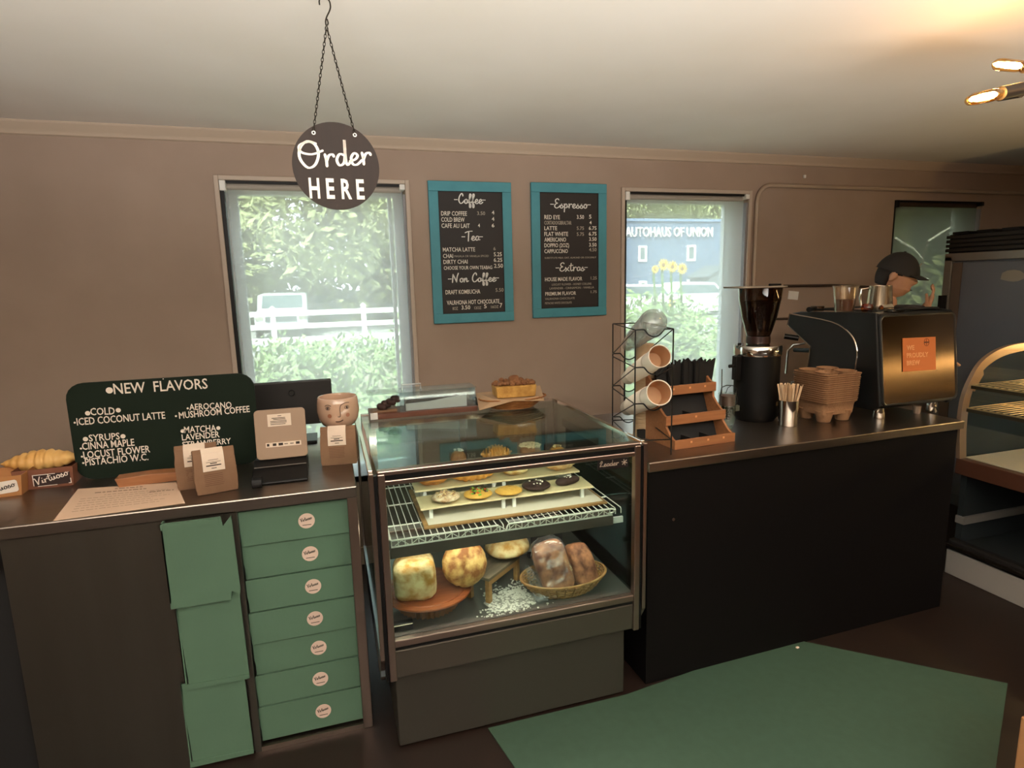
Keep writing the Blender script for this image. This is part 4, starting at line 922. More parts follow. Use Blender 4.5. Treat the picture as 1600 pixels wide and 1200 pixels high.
btray((-1.1, 2.275, Z), 'kraft paper tray with cream logo cut by the left photo edge', .215, R(3), mat('tray_kraft', 'b27a48', .7), False, INK)
t = thing('croissant', (-.985, 2.42, Z+.045), 'golden croissant resting on the brown paper tray at the far left', 'pastry', rz=R(2))
croissant(.235, .046, GOLD, 9, .12).build('croissant_body', mat('croissant_big', 'c98a3a', .5, c2='ecc57e', nscale=10, namt=.6, bump=.5, bscale=60), t, smooth='full')
# ================================================================== WALL THINGS
FR = TEAL
def board(px, label, lines, heads):
    tl, tr, bl, br = px; Y = YW-.02
    a = at(*tl, Y=Y); c = at(*tr, Y=Y); e = at(*bl, Y=Y); x0 = (a.x+e.x)/2; x1 = (c.x+at(*br, Y=Y).x)/2; z1 = (a.z+c.z)/2; z0 = (e.z+at(*br, Y=Y).z)/2
    t = thing('menu_board', (x0, YW-.02, z0), label, 'menu board', group='framed menu boards on the wall'); w = x1-x0; h = z1-z0; f = .052
    rl = MB().box(0, w, 0, .018, 0, f).build('frame_rail', FR, t, bevel=.002); inst(rl, t, (0, 0, h-f))
    st = MB().box(0, f, .001, .018, f, h-f).build('frame_stile', FR, t, bevel=.002); inst(st, t, (w-f, 0, 0))
    MB().box(f, w-f, .006, .012, f, h-f).build('chalk_panel', CHALK, t)
    b = MB(); b.box(f, w-f, .003, .006, f, f+.004); b.box(f, w-f, .003, .006, h-f-.004, h-f); b.box(f, f+.004, .003, .006, f, h-f); b.box(w-f-.004, w-f, .003, .006, f, h-f); b.build('inner_bead', BLACK, t)
    for s, cx0, cx1, cy, hp, m in lines:
        A = at(650+cx0/5, 270+cy/5, Y=YW-.014); B = at(650+cx1/5, 270+cy/5, Y=YW-.014); hh = hp/5*3.15/935
        text('chalk_text', s, m, t, TM(A.x-x0, .0055, A.z-z0), w=B.x-A.x, h=hh, weight=.0002 if hp > 20 else .0)
    for s, cx0, cx1, cy, hp in heads:
        A = at(650+cx0/5, 270+cy/5, Y=YW-.014); B = at(650+cx1/5, 270+cy/5, Y=YW-.014)
        script('script_heading', s, WHITE, t, TM(A.x-x0, .0055, A.z-z0), B.x-A.x, hp/5*3.15/935, .0066)
C, Dm = CHALKW, CHALKD
board(((667, 283), (798, 284), (680, 507), (804, 500)), 'teal framed menu board headed Coffee, left of the pair on the wall',
 [('DRIP COFFEE', 197, 398, 334, 34, C), ('COLD BREW', 198, 380, 382, 34, C), ('CAFE AU LAIT', 200, 420, 430, 34, C), ('3.50', 478, 540, 330, 28, Dm), ('4', 592, 612, 325, 30, C), ('4', 592, 612, 375, 30, C), ('4', 484, 500, 425, 28, C), ('6', 592, 612, 425, 28, C),
  ('MATCHA LATTE', 210, 462, 616, 32, C), ('CHAI', 212, 290, 666, 32, C), ('MASALA OR VANILLA SPICED', 300, 568, 660, 16, Dm), ('DIRTY CHAI', 215, 404, 712, 32, C), ('CHOOSE YOUR OWN TEABAG', 218, 596, 758, 28, C), ('6', 605, 622, 605, 26, Dm), ('5.25', 608, 670, 652, 32, C), ('6.25', 608, 674, 696, 32, C), ('2.50', 610, 680, 742, 32, C),
  ('DRAFT KOMBUCHA', 232, 502, 950, 34, C), ('5.50', 622, 684, 930, 30, Dm), ('VALRHONA HOT CHOCOLATE', 242, 652, 1032, 34, C), ('8OZ', 286, 328, 1072, 24, Dm), ('3.50', 356, 424, 1068, 32, C), ('12OZ', 456, 510, 1066, 22, Dm), ('5', 532, 552, 1058, 32, C), ('16OZ', 586, 645, 1058, 22, Dm), ('7', 654, 674, 1052, 36, C)],
 [('-Coffee-', 300, 545, 240, 76), ('-Tea-', 358, 524, 530, 76), ('-Non Coffee-', 252, 650, 858, 72)])
board(((828, 284), (948, 288), (835, 497), (948, 492)), 'teal framed menu board headed Espresso, right of the pair on the wall',
 [('RED EYE', 1003, 1124, 362, 34, C), ('CORTADO/GIBRALTAR', 1003, 1214, 404, 30, Dm), ('LATTE', 1003, 1102, 448, 32, C), ('FLAT WHITE', 1003, 1188, 494, 34, C), ('AMERICANO', 1003, 1172, 538, 34, C), ('DOPPIO (2OZ)', 1003, 1196, 582, 32, C), ('CAPPUCCINO', 1003, 1186, 628, 32, C),
  ('3.50', 1256, 1312, 360, 32, C), ('5', 1352, 1370, 358, 32, C), ('4', 1355, 1371, 402, 28, C), ('5.75', 1256, 1312, 446, 28, Dm), ('6.75', 1350, 1410, 446, 30, C), ('5.75', 1256, 1312, 492, 28, Dm), ('6.75', 1350, 1410, 490, 30, C), ('3.50', 1352, 1410, 532, 30, C), ('3.50', 1352, 1410, 576, 30, C), ('4.50', 1352, 1410, 614, 30, Dm),
  ('SUBSTITUTE MILK: OAT, ALMOND OR COCONUT', 1005, 1408, 672, 14, Dm), ('HOUSE MADE FLAVOR', 1008, 1298, 848, 32, C), ('1.25', 1365, 1412, 834, 26, Dm), ('LOCUST FLOWER - HONEY COLLINS', 1062, 1370, 882, 18, Dm), ('LAVENDER - CINNAMON - VANILLA', 1044, 1390, 912, 18, Dm),
  ('PREMIUM FLAVOR', 1010, 1250, 960, 30, C), ('1.75', 1365, 1412, 940, 22, Dm), ('VALRHONA CHOCOLATE', 1008, 1240, 994, 18, Dm), ('PISTACHIO WHITE CHOCOLATE', 1008, 1216, 1028, 18, Dm)],
 [('-Espresso-', 1050, 1366, 275, 76), ('-Extras-', 1092, 1342, 770, 72)])
# hanging round sign
SYY = 1.75; c = at(526, 260, Y=SYY)
t = thing('hanging_sign', (c.x, SYY, c.z), 'round dark brown wooden sign hung on chains, lettered Order Here', 'sign', rz=R(2))
RS = .113
MB().cyl((0, 0, 0), (0, .006, 0), RS, n=72).build('disc', mat('sign_brown', '1f130b', .7, c2='2a1a10', nscale=5, stretch=(10, 1, 1)), t, smooth=True)
script('script_lettering', 'Order', LETTER, t, TM(-.094, -.001, -.008, R(-5)), .19, .066, .0075)
for s, x in (('H', -.075), ('E', -.031), ('R', .008), ('E', .048)): text('lettering', s, LETTER, t, TM(x, -.001, -.083), h=.05, weight=.0018, w=.027 if s != 'E' else .021)
for s in (-1, 1):
    b = MB(); b.tube([(s*.053+.004*cos(a), -.001, .083+.004*sin(a)) for a in [2*pi*i/14 for i in range(14)]], .0016, 5, closed=True); b.build('grommet', WHITE, t)
hk = at(510, 38, Y=SYY); top = Vector((hk.x-c.x, .003, hk.z-c.z)); DW = mat('dark_metal', '3a352e', .4, .9)
b = MB(); hx, hz = top.x, top.z; s = .0135
hp = [(-s, .046), (-s*.95, .058), (-s*.2, .065), (s*.75, .060), (s, .046), (s*.75, .034), (s*.2, .020), (-s*.1, .008), (0, -.002), (s*.35, .004), (s*.2, .014)]
b.tube([(hx+p.x, .003, hz+p.y) for p in smooth_path(hp, 4)], .0019, 8); b.tube([(hx-.002, .003, hz+.063), (hx-.002, .003, CZ-c.z)], .0014, 6)
b.build('hook', DW, t, smooth=True)
lk = MB(); lk.tube([(.0028*cos(a), 0, .0062*sin(a)) for a in [2*pi*i/12 for i in range(12)]], .0011, 5, closed=True); first = None
for s in (-1, 1):
    p0 = Vector((s*.053, -.001, .086)); p1 = top+Vector((0, 0, -.004)); n = int((p1-p0).length/.0098)
    for k in range(n):
        p = p0.lerp(p1, (k+.5)/n); ang = math.atan2(p1.x-p0.x, p1.z-p0.z)
        if first is None: first = lk.build('chain_link', DW, t); o = first
        else: o = inst(first, t)
        o.location = p; o.rotation_euler = (0, ang, (pi/2 if k % 2 else 0)); o.rotation_mode = 'XYZ'
        o.rotation_euler = (Matrix.Rotation(ang, 3, 'Y') @ Matrix.Rotation(pi/2*(k % 2)+.3, 3, 'Z')).to_euler()
# pendant with tube bulbs, upper right
t = thing('pendant_lamp', (1.93, 1.2, CZ), 'black ceiling lamp with glowing tube bulbs at the upper right edge', 'lamp')
MB().cyl((0, 0, -.02), (0, 0, 0), .06, n=24).build('canopy', BLACK, t, smooth=True); MB().cyl((0, 0, -.25), (0, 0, -.02), .008, n=10).build('stem', BLACK, t); MB().ell((0, 0, -.26), (.04, .04, .03)).build('hub', BLACK, t, smooth='full')
BULB = mat('bulb_glass', 'ffb860', .2, emit='ff9a38', estr=5.5); FIL = mat('filament', 'ffffff', emit='ffd090', estr=60)
for k, (A, Bp) in enumerate((((1515, 156), (1563, 146)), ((1553, 100), (1602, 104)))):
    a = at(*A, Y=1.2+.07*k)-Vector((1.93, 1.2, CZ)); e = at(*Bp, Y=1.2+.07*k)-Vector((1.93, 1.2, CZ)); dr = (e-a).normalized(); hub = Vector((0, 0, -.26))
    b = MB(); L = (e-a).length; b.tube([a+dr*L*s for s in (0, .03, .1, .25, .7, .95, 1)], .015, 16, radii=[.003, .009, .014, .0158, .0158, .013, .012]); bu = b.build('bulb', glass('bulb_clear', 'ffe2b0', 1.2), t, smooth='full')
    MB().tube([a+dr*L*s for s in (.3, .4, .75, .85)], .008, 10, radii=[.004, .0085, .0085, .005]).build('filament', FIL, bu, smooth='full')
    MB().tube([e, e+dr*.075], .017, 16).build('socket', mat('socket', '1a120c', .5), t, smooth=True)
    MB().tube([e+dr*.07, hub], .006, 8).build('arm', BLACK, t)
for k, (x, y, z) in enumerate(((2.12, 1.15, 2.03), (2.0, 1.0, 2.05), (1.93, 1.38, 2.06))):
    v = Vector((x-1.93, y-1.2, z-CZ)); hub = Vector((0, 0, -.26)); dr = (v-hub).normalized(); e = hub+dr*.1
    MB().tube([hub, e], .006, 8).build('arm', BLACK, t); MB().tube([e, e+dr*.06], .017, 16).build('socket', mat('socket'), t)
    b = MB(); b.tube([e+dr*(.06+.1*s) for s in (0, .05, .3, .75, .9, .97, 1)], .015, 16, radii=[.012, .013, .0158, .0158, .014, .009, .003]); bu = b.build('bulb', glass('bulb_clear'), t, smooth='full'); MB().tube([e+dr*(.06+.1*s) for s in (.2, .3, .65, .7)], .008, 10, radii=[.004, .0085, .0085, .005]).build('filament', FIL, bu)
# ================================================================== RIGHT COUNTER THINGS
# wire cup rack
t = thing('cup_rack', (1.06, 1.93, Z), 'black wire rack holding three sleeves of cups on the right counter', 'rack', rz=R(-13)); wd, dp = .14, .34
for x, y, h in ((0, 0, .472), (wd, 0, .472), (0, dp, .472), (wd, dp, .472)): MB().tube([(x, y, 0), (x, y, h)], .0028, 6).build('upright', BLACKWIRE, t)
def hookwire(y, z, zr=0): return [(0, y, z), (.028, y, z), (.036, y, z-.004), (.05, y, z-.02), (.07, y, z-.027), (.09, y, z-.02), (.104, y, z-.004), (.112, y, z), (wd, y, z)]
for k, zf in enumerate((.472, .335, .20)):
    zb = zf-.125
    for y, z in ((0, zf), (dp, zb)):
        MB().tube(smooth_path([(p[0], p[2]) for p in hookwire(y, z)], 3) and [(p.x, y, p.y) for p in smooth_path([(p[0], p[2]) for p in hookwire(y, z)], 3)], .0026, 6).build('cradle_wire', BLACKWIRE, t)
    for x in (0, wd):
        MB().tube([(x, 0, zf), (x, dp, zb)], .0022, 5).build('slope_wire', BLACKWIRE, t); MB().tube([(x, 0, zf), (x, dp, zf+.0)], .0022, 5).build('side_wire', BLACKWIRE, t)
MB().tube([(0, dp, .472), (wd, dp, .472)], .0026, 6).build('back_wire', BLACKWIRE, t)
for y in (0, dp): MB().tube([(0, y, .06), (wd, y, .06)], .0024, 5).build('base_wire', BLACKWIRE, t)
for x in (0, wd): MB().tube([(x, 0, .06), (x, dp, .06)], .0024, 5).build('base_wire', BLACKWIRE, t)
MB().box(.03, .06, .06, .075, .05, .085).build('clip', BLACK, t)
RM = Matrix.Translation((1.06, 1.93, Z)) @ Matrix.Rotation(R(-13), 4, 'Z')
CUPW = mat('paper_cup', 'ded2c0', .6); CUPR = mat('cup_rim', 'efe4d4', .5); CUPI = mat('cup_inside', 'c49a72', .7); PLC = glass('clear_cup', 'f0f2f2', 1.8, haze=.10, rough=.08)
for k, (zf, r, n, nm, lb) in enumerate(((.472, .046, 26, 'clear_cup_sleeve', 'sleeve of clear plastic cups in the top tier of the wire rack'), (.335, .040, 22, 'paper_cup_sleeve', 'sleeve of white paper cups in the middle tier of the wire rack'), (.20, .045, 20, 'paper_cup_sleeve', 'sleeve of large white paper cups in the bottom tier of the wire rack'))):
    a = RM @ Vector((.07, dp+.02, zf-.125+r*.72+.0)); e = RM @ Vector((.072, -.055, zf+.022+r*.72-.005)); dr = (e-a); L = dr.length
    t = thing(nm, a, lb, 'cups'); t.rotation_mode = 'QUATERNION'; q = dr.to_track_quat('Z', 'Y'); t.rotation_quaternion = q
    step = L*.75/n; rim = None
    if k == 0:
        b = MB(); b.lathe([(r*.62, 0), (r*.66, L*.1), (r*.78, L*.3), (r*.92, L*.7), (r, L*.8), (r*1.05, L*.81)], 30); b.build('nested_cups', PLC, t, smooth=True)
        MB().lathe([(r*.58, .01), (r*.72, L*.3), (r*.84, L*.6), (r*.9, L*.8)], 24).build('inner_cups', PLC, t, smooth=True)
        b = MB(); b.ell((0, 0, L*.84), (r*1.04, r*1.04, r*.62), 28, 12); b.build('domed_lids', PLC, t, smooth=True)
        for j in range(n):
            z = L*.22+j*L*.62/n; rr = r*(.80+.26*(j/n))
            if rim is None: rim = MB().lathe([(1.0, 0), (1.04, .001), (1.04, .0022), (1.0, .0032)], 26).build('cup_rim', PLC, t, smooth=True); rim.location.z = z; rim.scale = (rr, rr, 1)
            else: inst(rim, t, (0, 0, z), scale=(rr, rr, 1))
    else:
        MB().lathe([(.0, 0), (r*.70, 0), (r*.72, .005), (r*.80, L*.25), (r*.90, L*.78)], 30).build('nested_cups', CUPW, t, smooth=True)
        b = MB(); b.lathe([(r*.86, L*.74), (r*.975, L), (r*1.03, L+.0005), (r*1.05, L+.003), (r*1.02, L+.0055), (r*.955, L+.003)], 36); b.build('front_cup', CUPR, t, smooth=True)
        MB().lathe([(r*.965, L+.002), (r*.80, L-.085), (.0, L-.088)], 36).build('cup_inside', CUPI, t, smooth=True)
        for j in range(n):
            z = L*.2+j*L*.56/n; rr = r*(.84+.09*j/n)
            if rim is None: rim = MB().lathe([(.98, 0), (1.035, .0012), (1.035, .003), (.99, .004)], 26).build('cup_rim', CUPR, t, smooth=True); rim.location.z = z; rim.scale = (rr, rr, 1)
            else: inst(rim, t, (0, 0, z), scale=(rr, rr, 1))
# tall paper cup tower
t = thing('paper_cup_stack', (1.248, 2.19, Z), 'tall upright stack of kraft paper cups standing behind the wire rack', 'cups'); KC = mat('kraft_cup', 'a88d6c', .7)
MB().lathe([(.0, 0), (.046, 0), (.048, .003), (.046, .006), (.045, .05), (.036, .39), (.0, .39)], 32).build('nested_cups', KC, t, smooth=True); rim = None
for j in range(24):
    z = .05+j*.0125; rr = .0455-.008*j/24
    if rim is None: rim = MB().lathe([(.99, 0), (1.03, .001), (1.03, .0025), (.99, .0035)], 26).build('cup_rim', KC, t, smooth=True); rim.location.z = z; rim.scale = (rr, rr, 1)
    else: inst(rim, t, (0, 0, z), scale=(rr, rr, 1))
# bamboo organizer
t = thing('condiment_organizer', (1.245, 1.955, Z), 'three tier bamboo organizer with black compartments on the right counter', 'organizer', rz=R(4)); w = .285
for x in (0, w-.010):
    pr = [(0, 0), (.0, .035), (.012, .038), (.03, .05), (.055, .075), (.06, .09), (.058, .118), (.07, .122), (.095, .14), (.12, .165), (.122, .19), (.122, .225), (.14, .228), (.235, .30), (.245, .0)]
    MB().prism(pr, 'x', x, x+.010).build('side_panel', BAMBOO, t, bevel=.001)
for y, z, h in ((0, 0, .036), (.058, .082, .038), (.120, .188, .038)):
    lp = MB().box(-.002, w+.002, y-.008, y+.002, z, z+h).build('front_lip', BAMBOO, t, bevel=.0015)
    b = MB(); lw = .009
    for j in ([.07, .15, .225] if y != .058 else [.135]): b.box(j, j+lw, y-.0088, y-.008, z+h*.55, z+h*.55+.008)
    b.build('lip_label', mat('etched_label', 'd89a68', .5), lp)
    b = MB(); b.box(.010, w-.010, y+.002, y+.11 if y < .1 else .235, z+.002, z+.006); b.build('tray_floor', BLACKM, t)
    b = MB(); b.prism([(y+.055+.03, z+.006), (y+.09+.03, z+.09), (y+.094+.03, z+.09), (y+.06+.03, z+.006)], 'x', .011, w-.011) if y < .1 else b.box(.011, w-.011, .236, .24, .0, .29); b.build('tray_back', BLACKM, t)
    for x in ((.09, .18) if y == 0 else (.14,)): MB().box(x, x+.003, y+.003, y+.08, z+.004, z+.032).build('divider', BLACKM, t)
SLV = mat('black_sleeve', '0c0b0b', .8)
for k in range(9):
    x = 1.355+k*.0195; y = 2.115+.004*(k % 3)+(k*.0015)
    o = MB(); hh = .115+random.uniform(0, .012); r_ = .034
    o.prism([(-r_, 0), (r_*.9, 0), (r_*1.15, hh), (r_*.4, hh-.012), (-r_*.2, hh-.016), (-r_*.8, hh-.008), (-r_*1.2, hh+.004)], 'y', -.004, .004)
    ob = o.build('cup_sleeve', SLV); ob.location = (x, y+.01, Z+.198); ob.rotation_euler = (R(-3+k), R(random.uniform(-4, 5)), R(20+random.uniform(-8, 8)))
    tag(ob, 'black cup sleeve, %s from the left in the right group of the organizer top tier' % ['first', 'second', 'third', 'fourth', 'fifth', 'sixth', 'seventh', 'eighth', 'ninth'][k], 'cup sleeve', 'black sleeves standing in the right of the top tier')
for k in range(3):
    ob = MB().prism([(-.02, 0), (.02, 0), (.028, .12), (.008, .125), (-.01, .118), (-.03, .122)], 'y', -.005, .005).build('cup_sleeve', SLV)
    ob.location = (1.288+k*.007, 2.125+.02*k, Z+.198); ob.rotation_euler = (R(-4), 0, R(15*k)); tag(ob, 'narrow black sleeve, %s of the three at the left end of the organizer top tier' % ['front', 'middle', 'rear'][k], 'cup sleeve', 'black sleeves at the left end of the top tier')
# swing top glass jar with a spoon
t = thing('glass_jar', (1.635, 2.16, Z), 'small footed glass jar with wire handle and dark greens beside the organizer', 'jar')
JG = glass('jar_glass', 'eef2ee', 1.5)
MB().lathe([(.0, .004), (.022, .004), (.026, .0), (.024, .006), (.031, .02), (.036, .045), (.034, .075), (.037, .09), (.037, .15), (.039, .155), (.036, .157), (.034, .15), (.034, .09), (.031, .07), (.033, .045), (.028, .022), (.0, .01)], 32).build('glass_body', JG, t, smooth=True)
MB().lathe([(.0, .105), (.0325, .105), (.0325, .148), (.0, .148)], 24).build('brown_filling', mat('jar_fill', '6a5048', .7), t, smooth=True)
b = MB(); rnd = random.Random(2)
for k in range(26): b.ell((rnd.uniform(-.022, .022), rnd.uniform(-.022, .022), .065+rnd.uniform(-.02, .03)), (.008, .006, .006), 6, 4)
b.build('dried_greens', mat('dried_green', '2c3420', .8), t)['kind'] = 'stuff'
b = MB(); b.tube([(-.037, 0, .15), (-.033, -.003, .185), (-.012, -.006, .193), (.02, -.006, .19), (.045, 0, .175), (.037, .004, .12)], .0022, 6); b.tube([(-.01, 0, .157), (.0, 0, .18), (.02, 0, .19)], .0015, 5); b.tube([(.037, 0, .155), (.05, 0, .13), (.045, 0, .095)], .003, 6); b.build('wire_handle', BLACKWIRE, t, smooth=True)
MB().tube([(-.02, .012, .12), (-.024, .012, .262)], .0022, 6).build('spoon_handle', CHROME, t)
MB().box(.036, .058, -.01, .01, .075, .10).build('clasp', mat('clasp', '4a5044', .5), t, bevel=.003)
# grinder
t = thing('coffee_grinder', (1.872, 2.27, Z), 'black cylindrical coffee grinder with chrome collar and clear bean hopper', 'grinder')
MB().lathe([(.0, 0), (.084, 0), (.086, .004), (.098, .02), (.099, .10), (.099, .30), (.0, .30)], 48).build('body', mat('grinder_black', '080808', .5, spec=.25), t, smooth=True)
MB().lathe([(.0, .30), (.102, .30), (.104, .306), (.104, .338), (.100, .345), (.06, .347), (.0, .347)], 48).build('collar', CHROME, t, smooth=True)
MB().lathe([(.048, .347), (.052, .352), (.05, .368), (.049, .385), (.055, .40), (.075, .47), (.09, .55), (.094, .60), (.092, .601), (.087, .55), (.072, .47), (.052, .402), (.046, .386), (.046, .35)], 48).build('hopper', glass('hopper_glass', 'b9a999', 1.4), t, smooth=True)
MB().lathe([(.0, .39), (.049, .39), (.053, .405), (.072, .475), (.084, .54), (.0, .548)], 40).build('coffee_beans', mat('beans', '2b1a12', .5, c2='4a2f1e', nscale=90, bump=1, bscale=120), t, smooth=True)
MB().lathe([(.0, .352), (.0515, .352), (.053, .362), (.0515, .385), (.0, .385)], 32).build('shutter_ring', mat('dark_red', '2a120c', .4), t, smooth=True)
MB().box(-.125, -.097, -.016, .016, .19, .30).build('side_switch', BLACK, t, bevel=.003); MB().cyl((-.125, 0, .255), (-.150, 0, .255), .008, n=12).build('dial', BLACK, t, smooth=True); MB().cyl((-.106, 0, .352), (-.094, 0, .352), .006, n=10).build('latch', BLACK, t)
b = MB().box(-.018, .018, -.0012, .0, -.009, .009).build('badge', mat('badge', '8a7a56', .4, .6), t); b.location = (.045, -.0915, .085); b.rotation_euler.z = R(28)
t = thing('hopper_lid', (1.872, 2.27, Z+.602), 'flat tray lid lying on top of the coffee hopper', 'lid', rz=R(-6))
MB().prism([(x, y) for x, y in rrect(-.155, .10, -.085, .085, .05)], 'z', 0, .007).build('lid_plate', mat('lid_grey', '8f8578', .4, .5), t, bevel=.002); MB().tube([(.03, -.02, .012), (.10, .0, .011)], .005, 8).build('lid_handle', BLACK, t)
# wooden stirrers
t = thing('steel_cup', (1.912, 2.105, Z), 'small steel cup holding wooden stir sticks on the right counter', 'cup')
MB().lathe([(.0, 0), (.038, 0), (.040, .003), (.0405, .005), (.043, .115), (.041, .115), (.0385, .006), (.0, .006)], 36).build('cup_body', CHROME, t, smooth=True)
rnd = random.Random(12); proto = None; WS = mat('stir_stick', 'd8b892', .6)
for k in range(34):
    a = rnd.uniform(0, 2*pi); tl = rnd.uniform(.0, .26) if k else .1; h = rnd.uniform(.17, .19)
    m = (Matrix.Translation((1.912+.016*cos(a), 2.105+.016*sin(a), Z+.008)) @ Matrix.Rotation(a, 4, 'Z') @ Matrix.Rotation(tl, 4, 'Y') @ Matrix.Rotation(rnd.uniform(0, 3), 4, 'Z'))
    if proto is None: proto = MB().prism([(x, z) for x, z in rrect(-.0035, .0035, 0, .178, .003, 3)], 'y', -.0007, .0007).build('stir_stick', WS); o = proto; tag(o, 'thin wooden stir stick fanned out in the small steel cup', 'stir stick', 'wooden stir sticks in the steel cup')
    else: o = inst(proto)
    o.matrix_world = m
# cup carriers
PULP = mat('pulp', '97704e', .85, c2='876243', nscale=20, bump=.5, bscale=120)
def carrier_mesh():
    b = MB(); s = .098; seg = []
    def ring(sc, z, wob=0):
        out = []
        for q in rrect(-s*sc, s*sc, -s*sc*.92, s*sc*.92, .02, 3): out.append(Vector((q[0], q[1], z)))
        return out
    b.rings([ring(.93, -.055), ring(.95, -.03), ring(.98, -.008), ring(1.06, 0), ring(1.07, .004), ring(1.05, .005), ring(.97, -.004), ring(.90, -.03), ring(.88, -.05)], caps=False)
    return b
pr0 = None
for k in range(14):
    z = Z+.092+k*.0095; sc_ = 1+.004*k
    if pr0 is None:
        o = pr0 = carrier_mesh().build('cup_carrier', PULP, smooth=True)
    else: o = inst(pr0)
    o.location = (2.155+random.uniform(-.002, .002), 2.15, z); o.rotation_euler = (R(random.uniform(-.4, .4)), 0, R(2+random.uniform(-1.5, 1.5))); o.scale = (sc_*.98, sc_*.98, 1)
    tag(o, 'brown pulp drink carrier in the tall stack beside the espresso machine', 'cup carrier', 'stacked drink carriers')
    o['label'] = 'pulp drink carrier, %s from the bottom of the stack beside the espresso machine' % ['lowest', 'second', 'third', 'fourth', 'fifth', 'sixth', 'seventh', 'eighth', 'ninth', 'tenth', 'eleventh', 'twelfth', 'thirteenth', 'last'][k]
    if k == 0: o['label'] = 'lowest brown pulp drink carrier of the stack, its feet on the counter'
    if k == 13:
        o['label'] = 'topmost brown pulp drink carrier of the stack, cup holes showing'
# feet of the lowest carrier and wells of the top one
b = MB()
for x in (-.055, .055):
    for y in (-.05, .05): b.lathe([(.026, .0), (.028, .001), (.042, .05), (.040, .052)], 20, (x, y, -.091), True)
f = b.build('carrier_foot', PULP, pr0, smooth=True)
b = MB()
for x in (-.05, .05):
    for y in (-.048, .048): b.lathe([(.046, .012), (.043, .013), (.036, -.03), (.0, -.032)], 24, (x, y, 0))
b.box(-.012, .012, -.012, .012, -.03, .012)
b.build('cup_wells', PULP, o, smooth=True)
# espresso machine
t = thing('espresso_machine', (2.31, 2.0, Z), 'black espresso machine with mirrored back panel and an orange notice', 'espresso machine', rz=R(1)); w = .465
EB = mat('machine_black', '101214', .35); top_z = .475
prf = [(.012, .075), (.06, top_z), (.48, top_z-.012), (.555, top_z-.022), (.565, top_z-.075), (.405, .295), (.415, .17), (.44, .12), (.44, .05), (.03, .05)]
MB().prism(prf, 'x', .022, w-.022).build('body', EB, t, bevel=.008)
side = [(.0, .07), (.055, top_z+.004), (.10, top_z+.008), (.49, top_z-.004), (.56, top_z-.016), (.572, top_z-.078), (.41, .30), (.42, .18), (.445, .13), (.445, .045), (.03, .045)]
for x in (0, w-.022):
    MB().prism(side, 'x', x, x+.022).build('side_panel', EB, t, bevel=.006)
tr = [(.16, .05), (.15, .15), (.135, .26), (.14, .32), (.18, .38), (.29, .43), (.56, .458)]
MB().tube([(-.001, p.x, p.y) for p in smooth_path(tr, 4)], .0035, 6).build('side_trim', CHROME, t, smooth=True)
MB().tube([(-.001, y, z) for y, z in side[4:8]], .003, 6).build('edge_trim', CHROME, t)
ML = Matrix.Rotation(-math.atan2(.048, .40), 4, 'X')
BP = Matrix.Translation((0, .0095, .075)) @ ML
MB().prism([(x, z) for x, z in rrect(.02, w-.004, .0, .39, .022)], 'y', -.012, -.004, BP).build('mirror_back_panel', mat('mirror_panel', '5c4b3b', .2, 1), t, bevel=.002)
b = MB(); b.tube([BP @ Vector((x, -.008, z)) for x, z in rrect(.016, w, -.004, .394, .026)], .008, 8, closed=True); b.build('panel_frame', EB, t, smooth=True)
NP = BP @ Matrix.Translation((.135, -.014, .14)) @ Matrix.Rotation(R(1), 4, 'Y')
o = MB().box(0, .20, -.0015, 0, 0, .15, NP).build('orange_notice', mat('orange_paper', 'c8713a', .7), t)
ORT = mat('notice_ink', 'e2a06a', .7)
for k, s in enumerate(('WE', 'PROUDLY', 'BREW')): text('notice_text', s, ORT, o, NP @ Matrix.Translation((.022, -.0022, .096-.034*k)), h=.020, weight=.0008)
b = MB(); b.tube([NP @ Vector((.143+.015*cos(a), -.0022, .127+.017*sin(a))) for a in [2*pi*i/18 for i in range(18)]], .0009, 5, closed=True); b.box(.128, .158, -.003, -.002, .124, .130, NP); b.box(.142, .1435, -.003, -.002, .112, .144, NP); b.build('notice_emblem', mat('notice_dark', '5a2a14', .6), o)
for x in (.05, w-.09):
    for y in (.06, .37): MB().lathe([(.0, 0), (.022, 0), (.026, .01), (.018, .05), (.0, .05)], 20, (x+.02, y, 0)).build('foot', CHROME, t, smooth=True)
MB().box(.03, w-.03, .42, .56, .045, .10).build('drip_tray', mat('drip_steel', '8a8680', .3, 1), t, bevel=.003)
for k in (0, 1):
    x = .14+.18*k; g = MB().cyl((x, .49, .27), (x, .49, .33), .033, n=24).build('group_head', CHROME, t, smooth=True); MB().cyl((x, .49, .25), (x, .49, .275), .036, n=24).tube([(x, .52, .262), (x, .66, .25)], .012, 10).build('portafilter', BLACK, g, smooth=True)
MB().tube([(.015, .46, .31), (-.02, .50, .30), (-.035, .52, .27), (-.033, .53, .15)], .005, 8).build('steam_wand', CHROME, t, smooth=True)
MB().tube([(.0, .49, .335), (-.05, .535, .345)], .014, 12).build('steam_knob', BLACK, t, smooth=True)
b = MB(); b.tube([(.03, .10, top_z+.012), (w-.03, .10, top_z+.012), (w-.03, .45, top_z+.008), (.03, .45, top_z+.008)], .004, 6, closed=True); b.build('cup_rail', EB, t)
TZ = Z+top_z+.002
def topt(px, py, Y): a = at(px, py, Y=Y); return a.x, Y
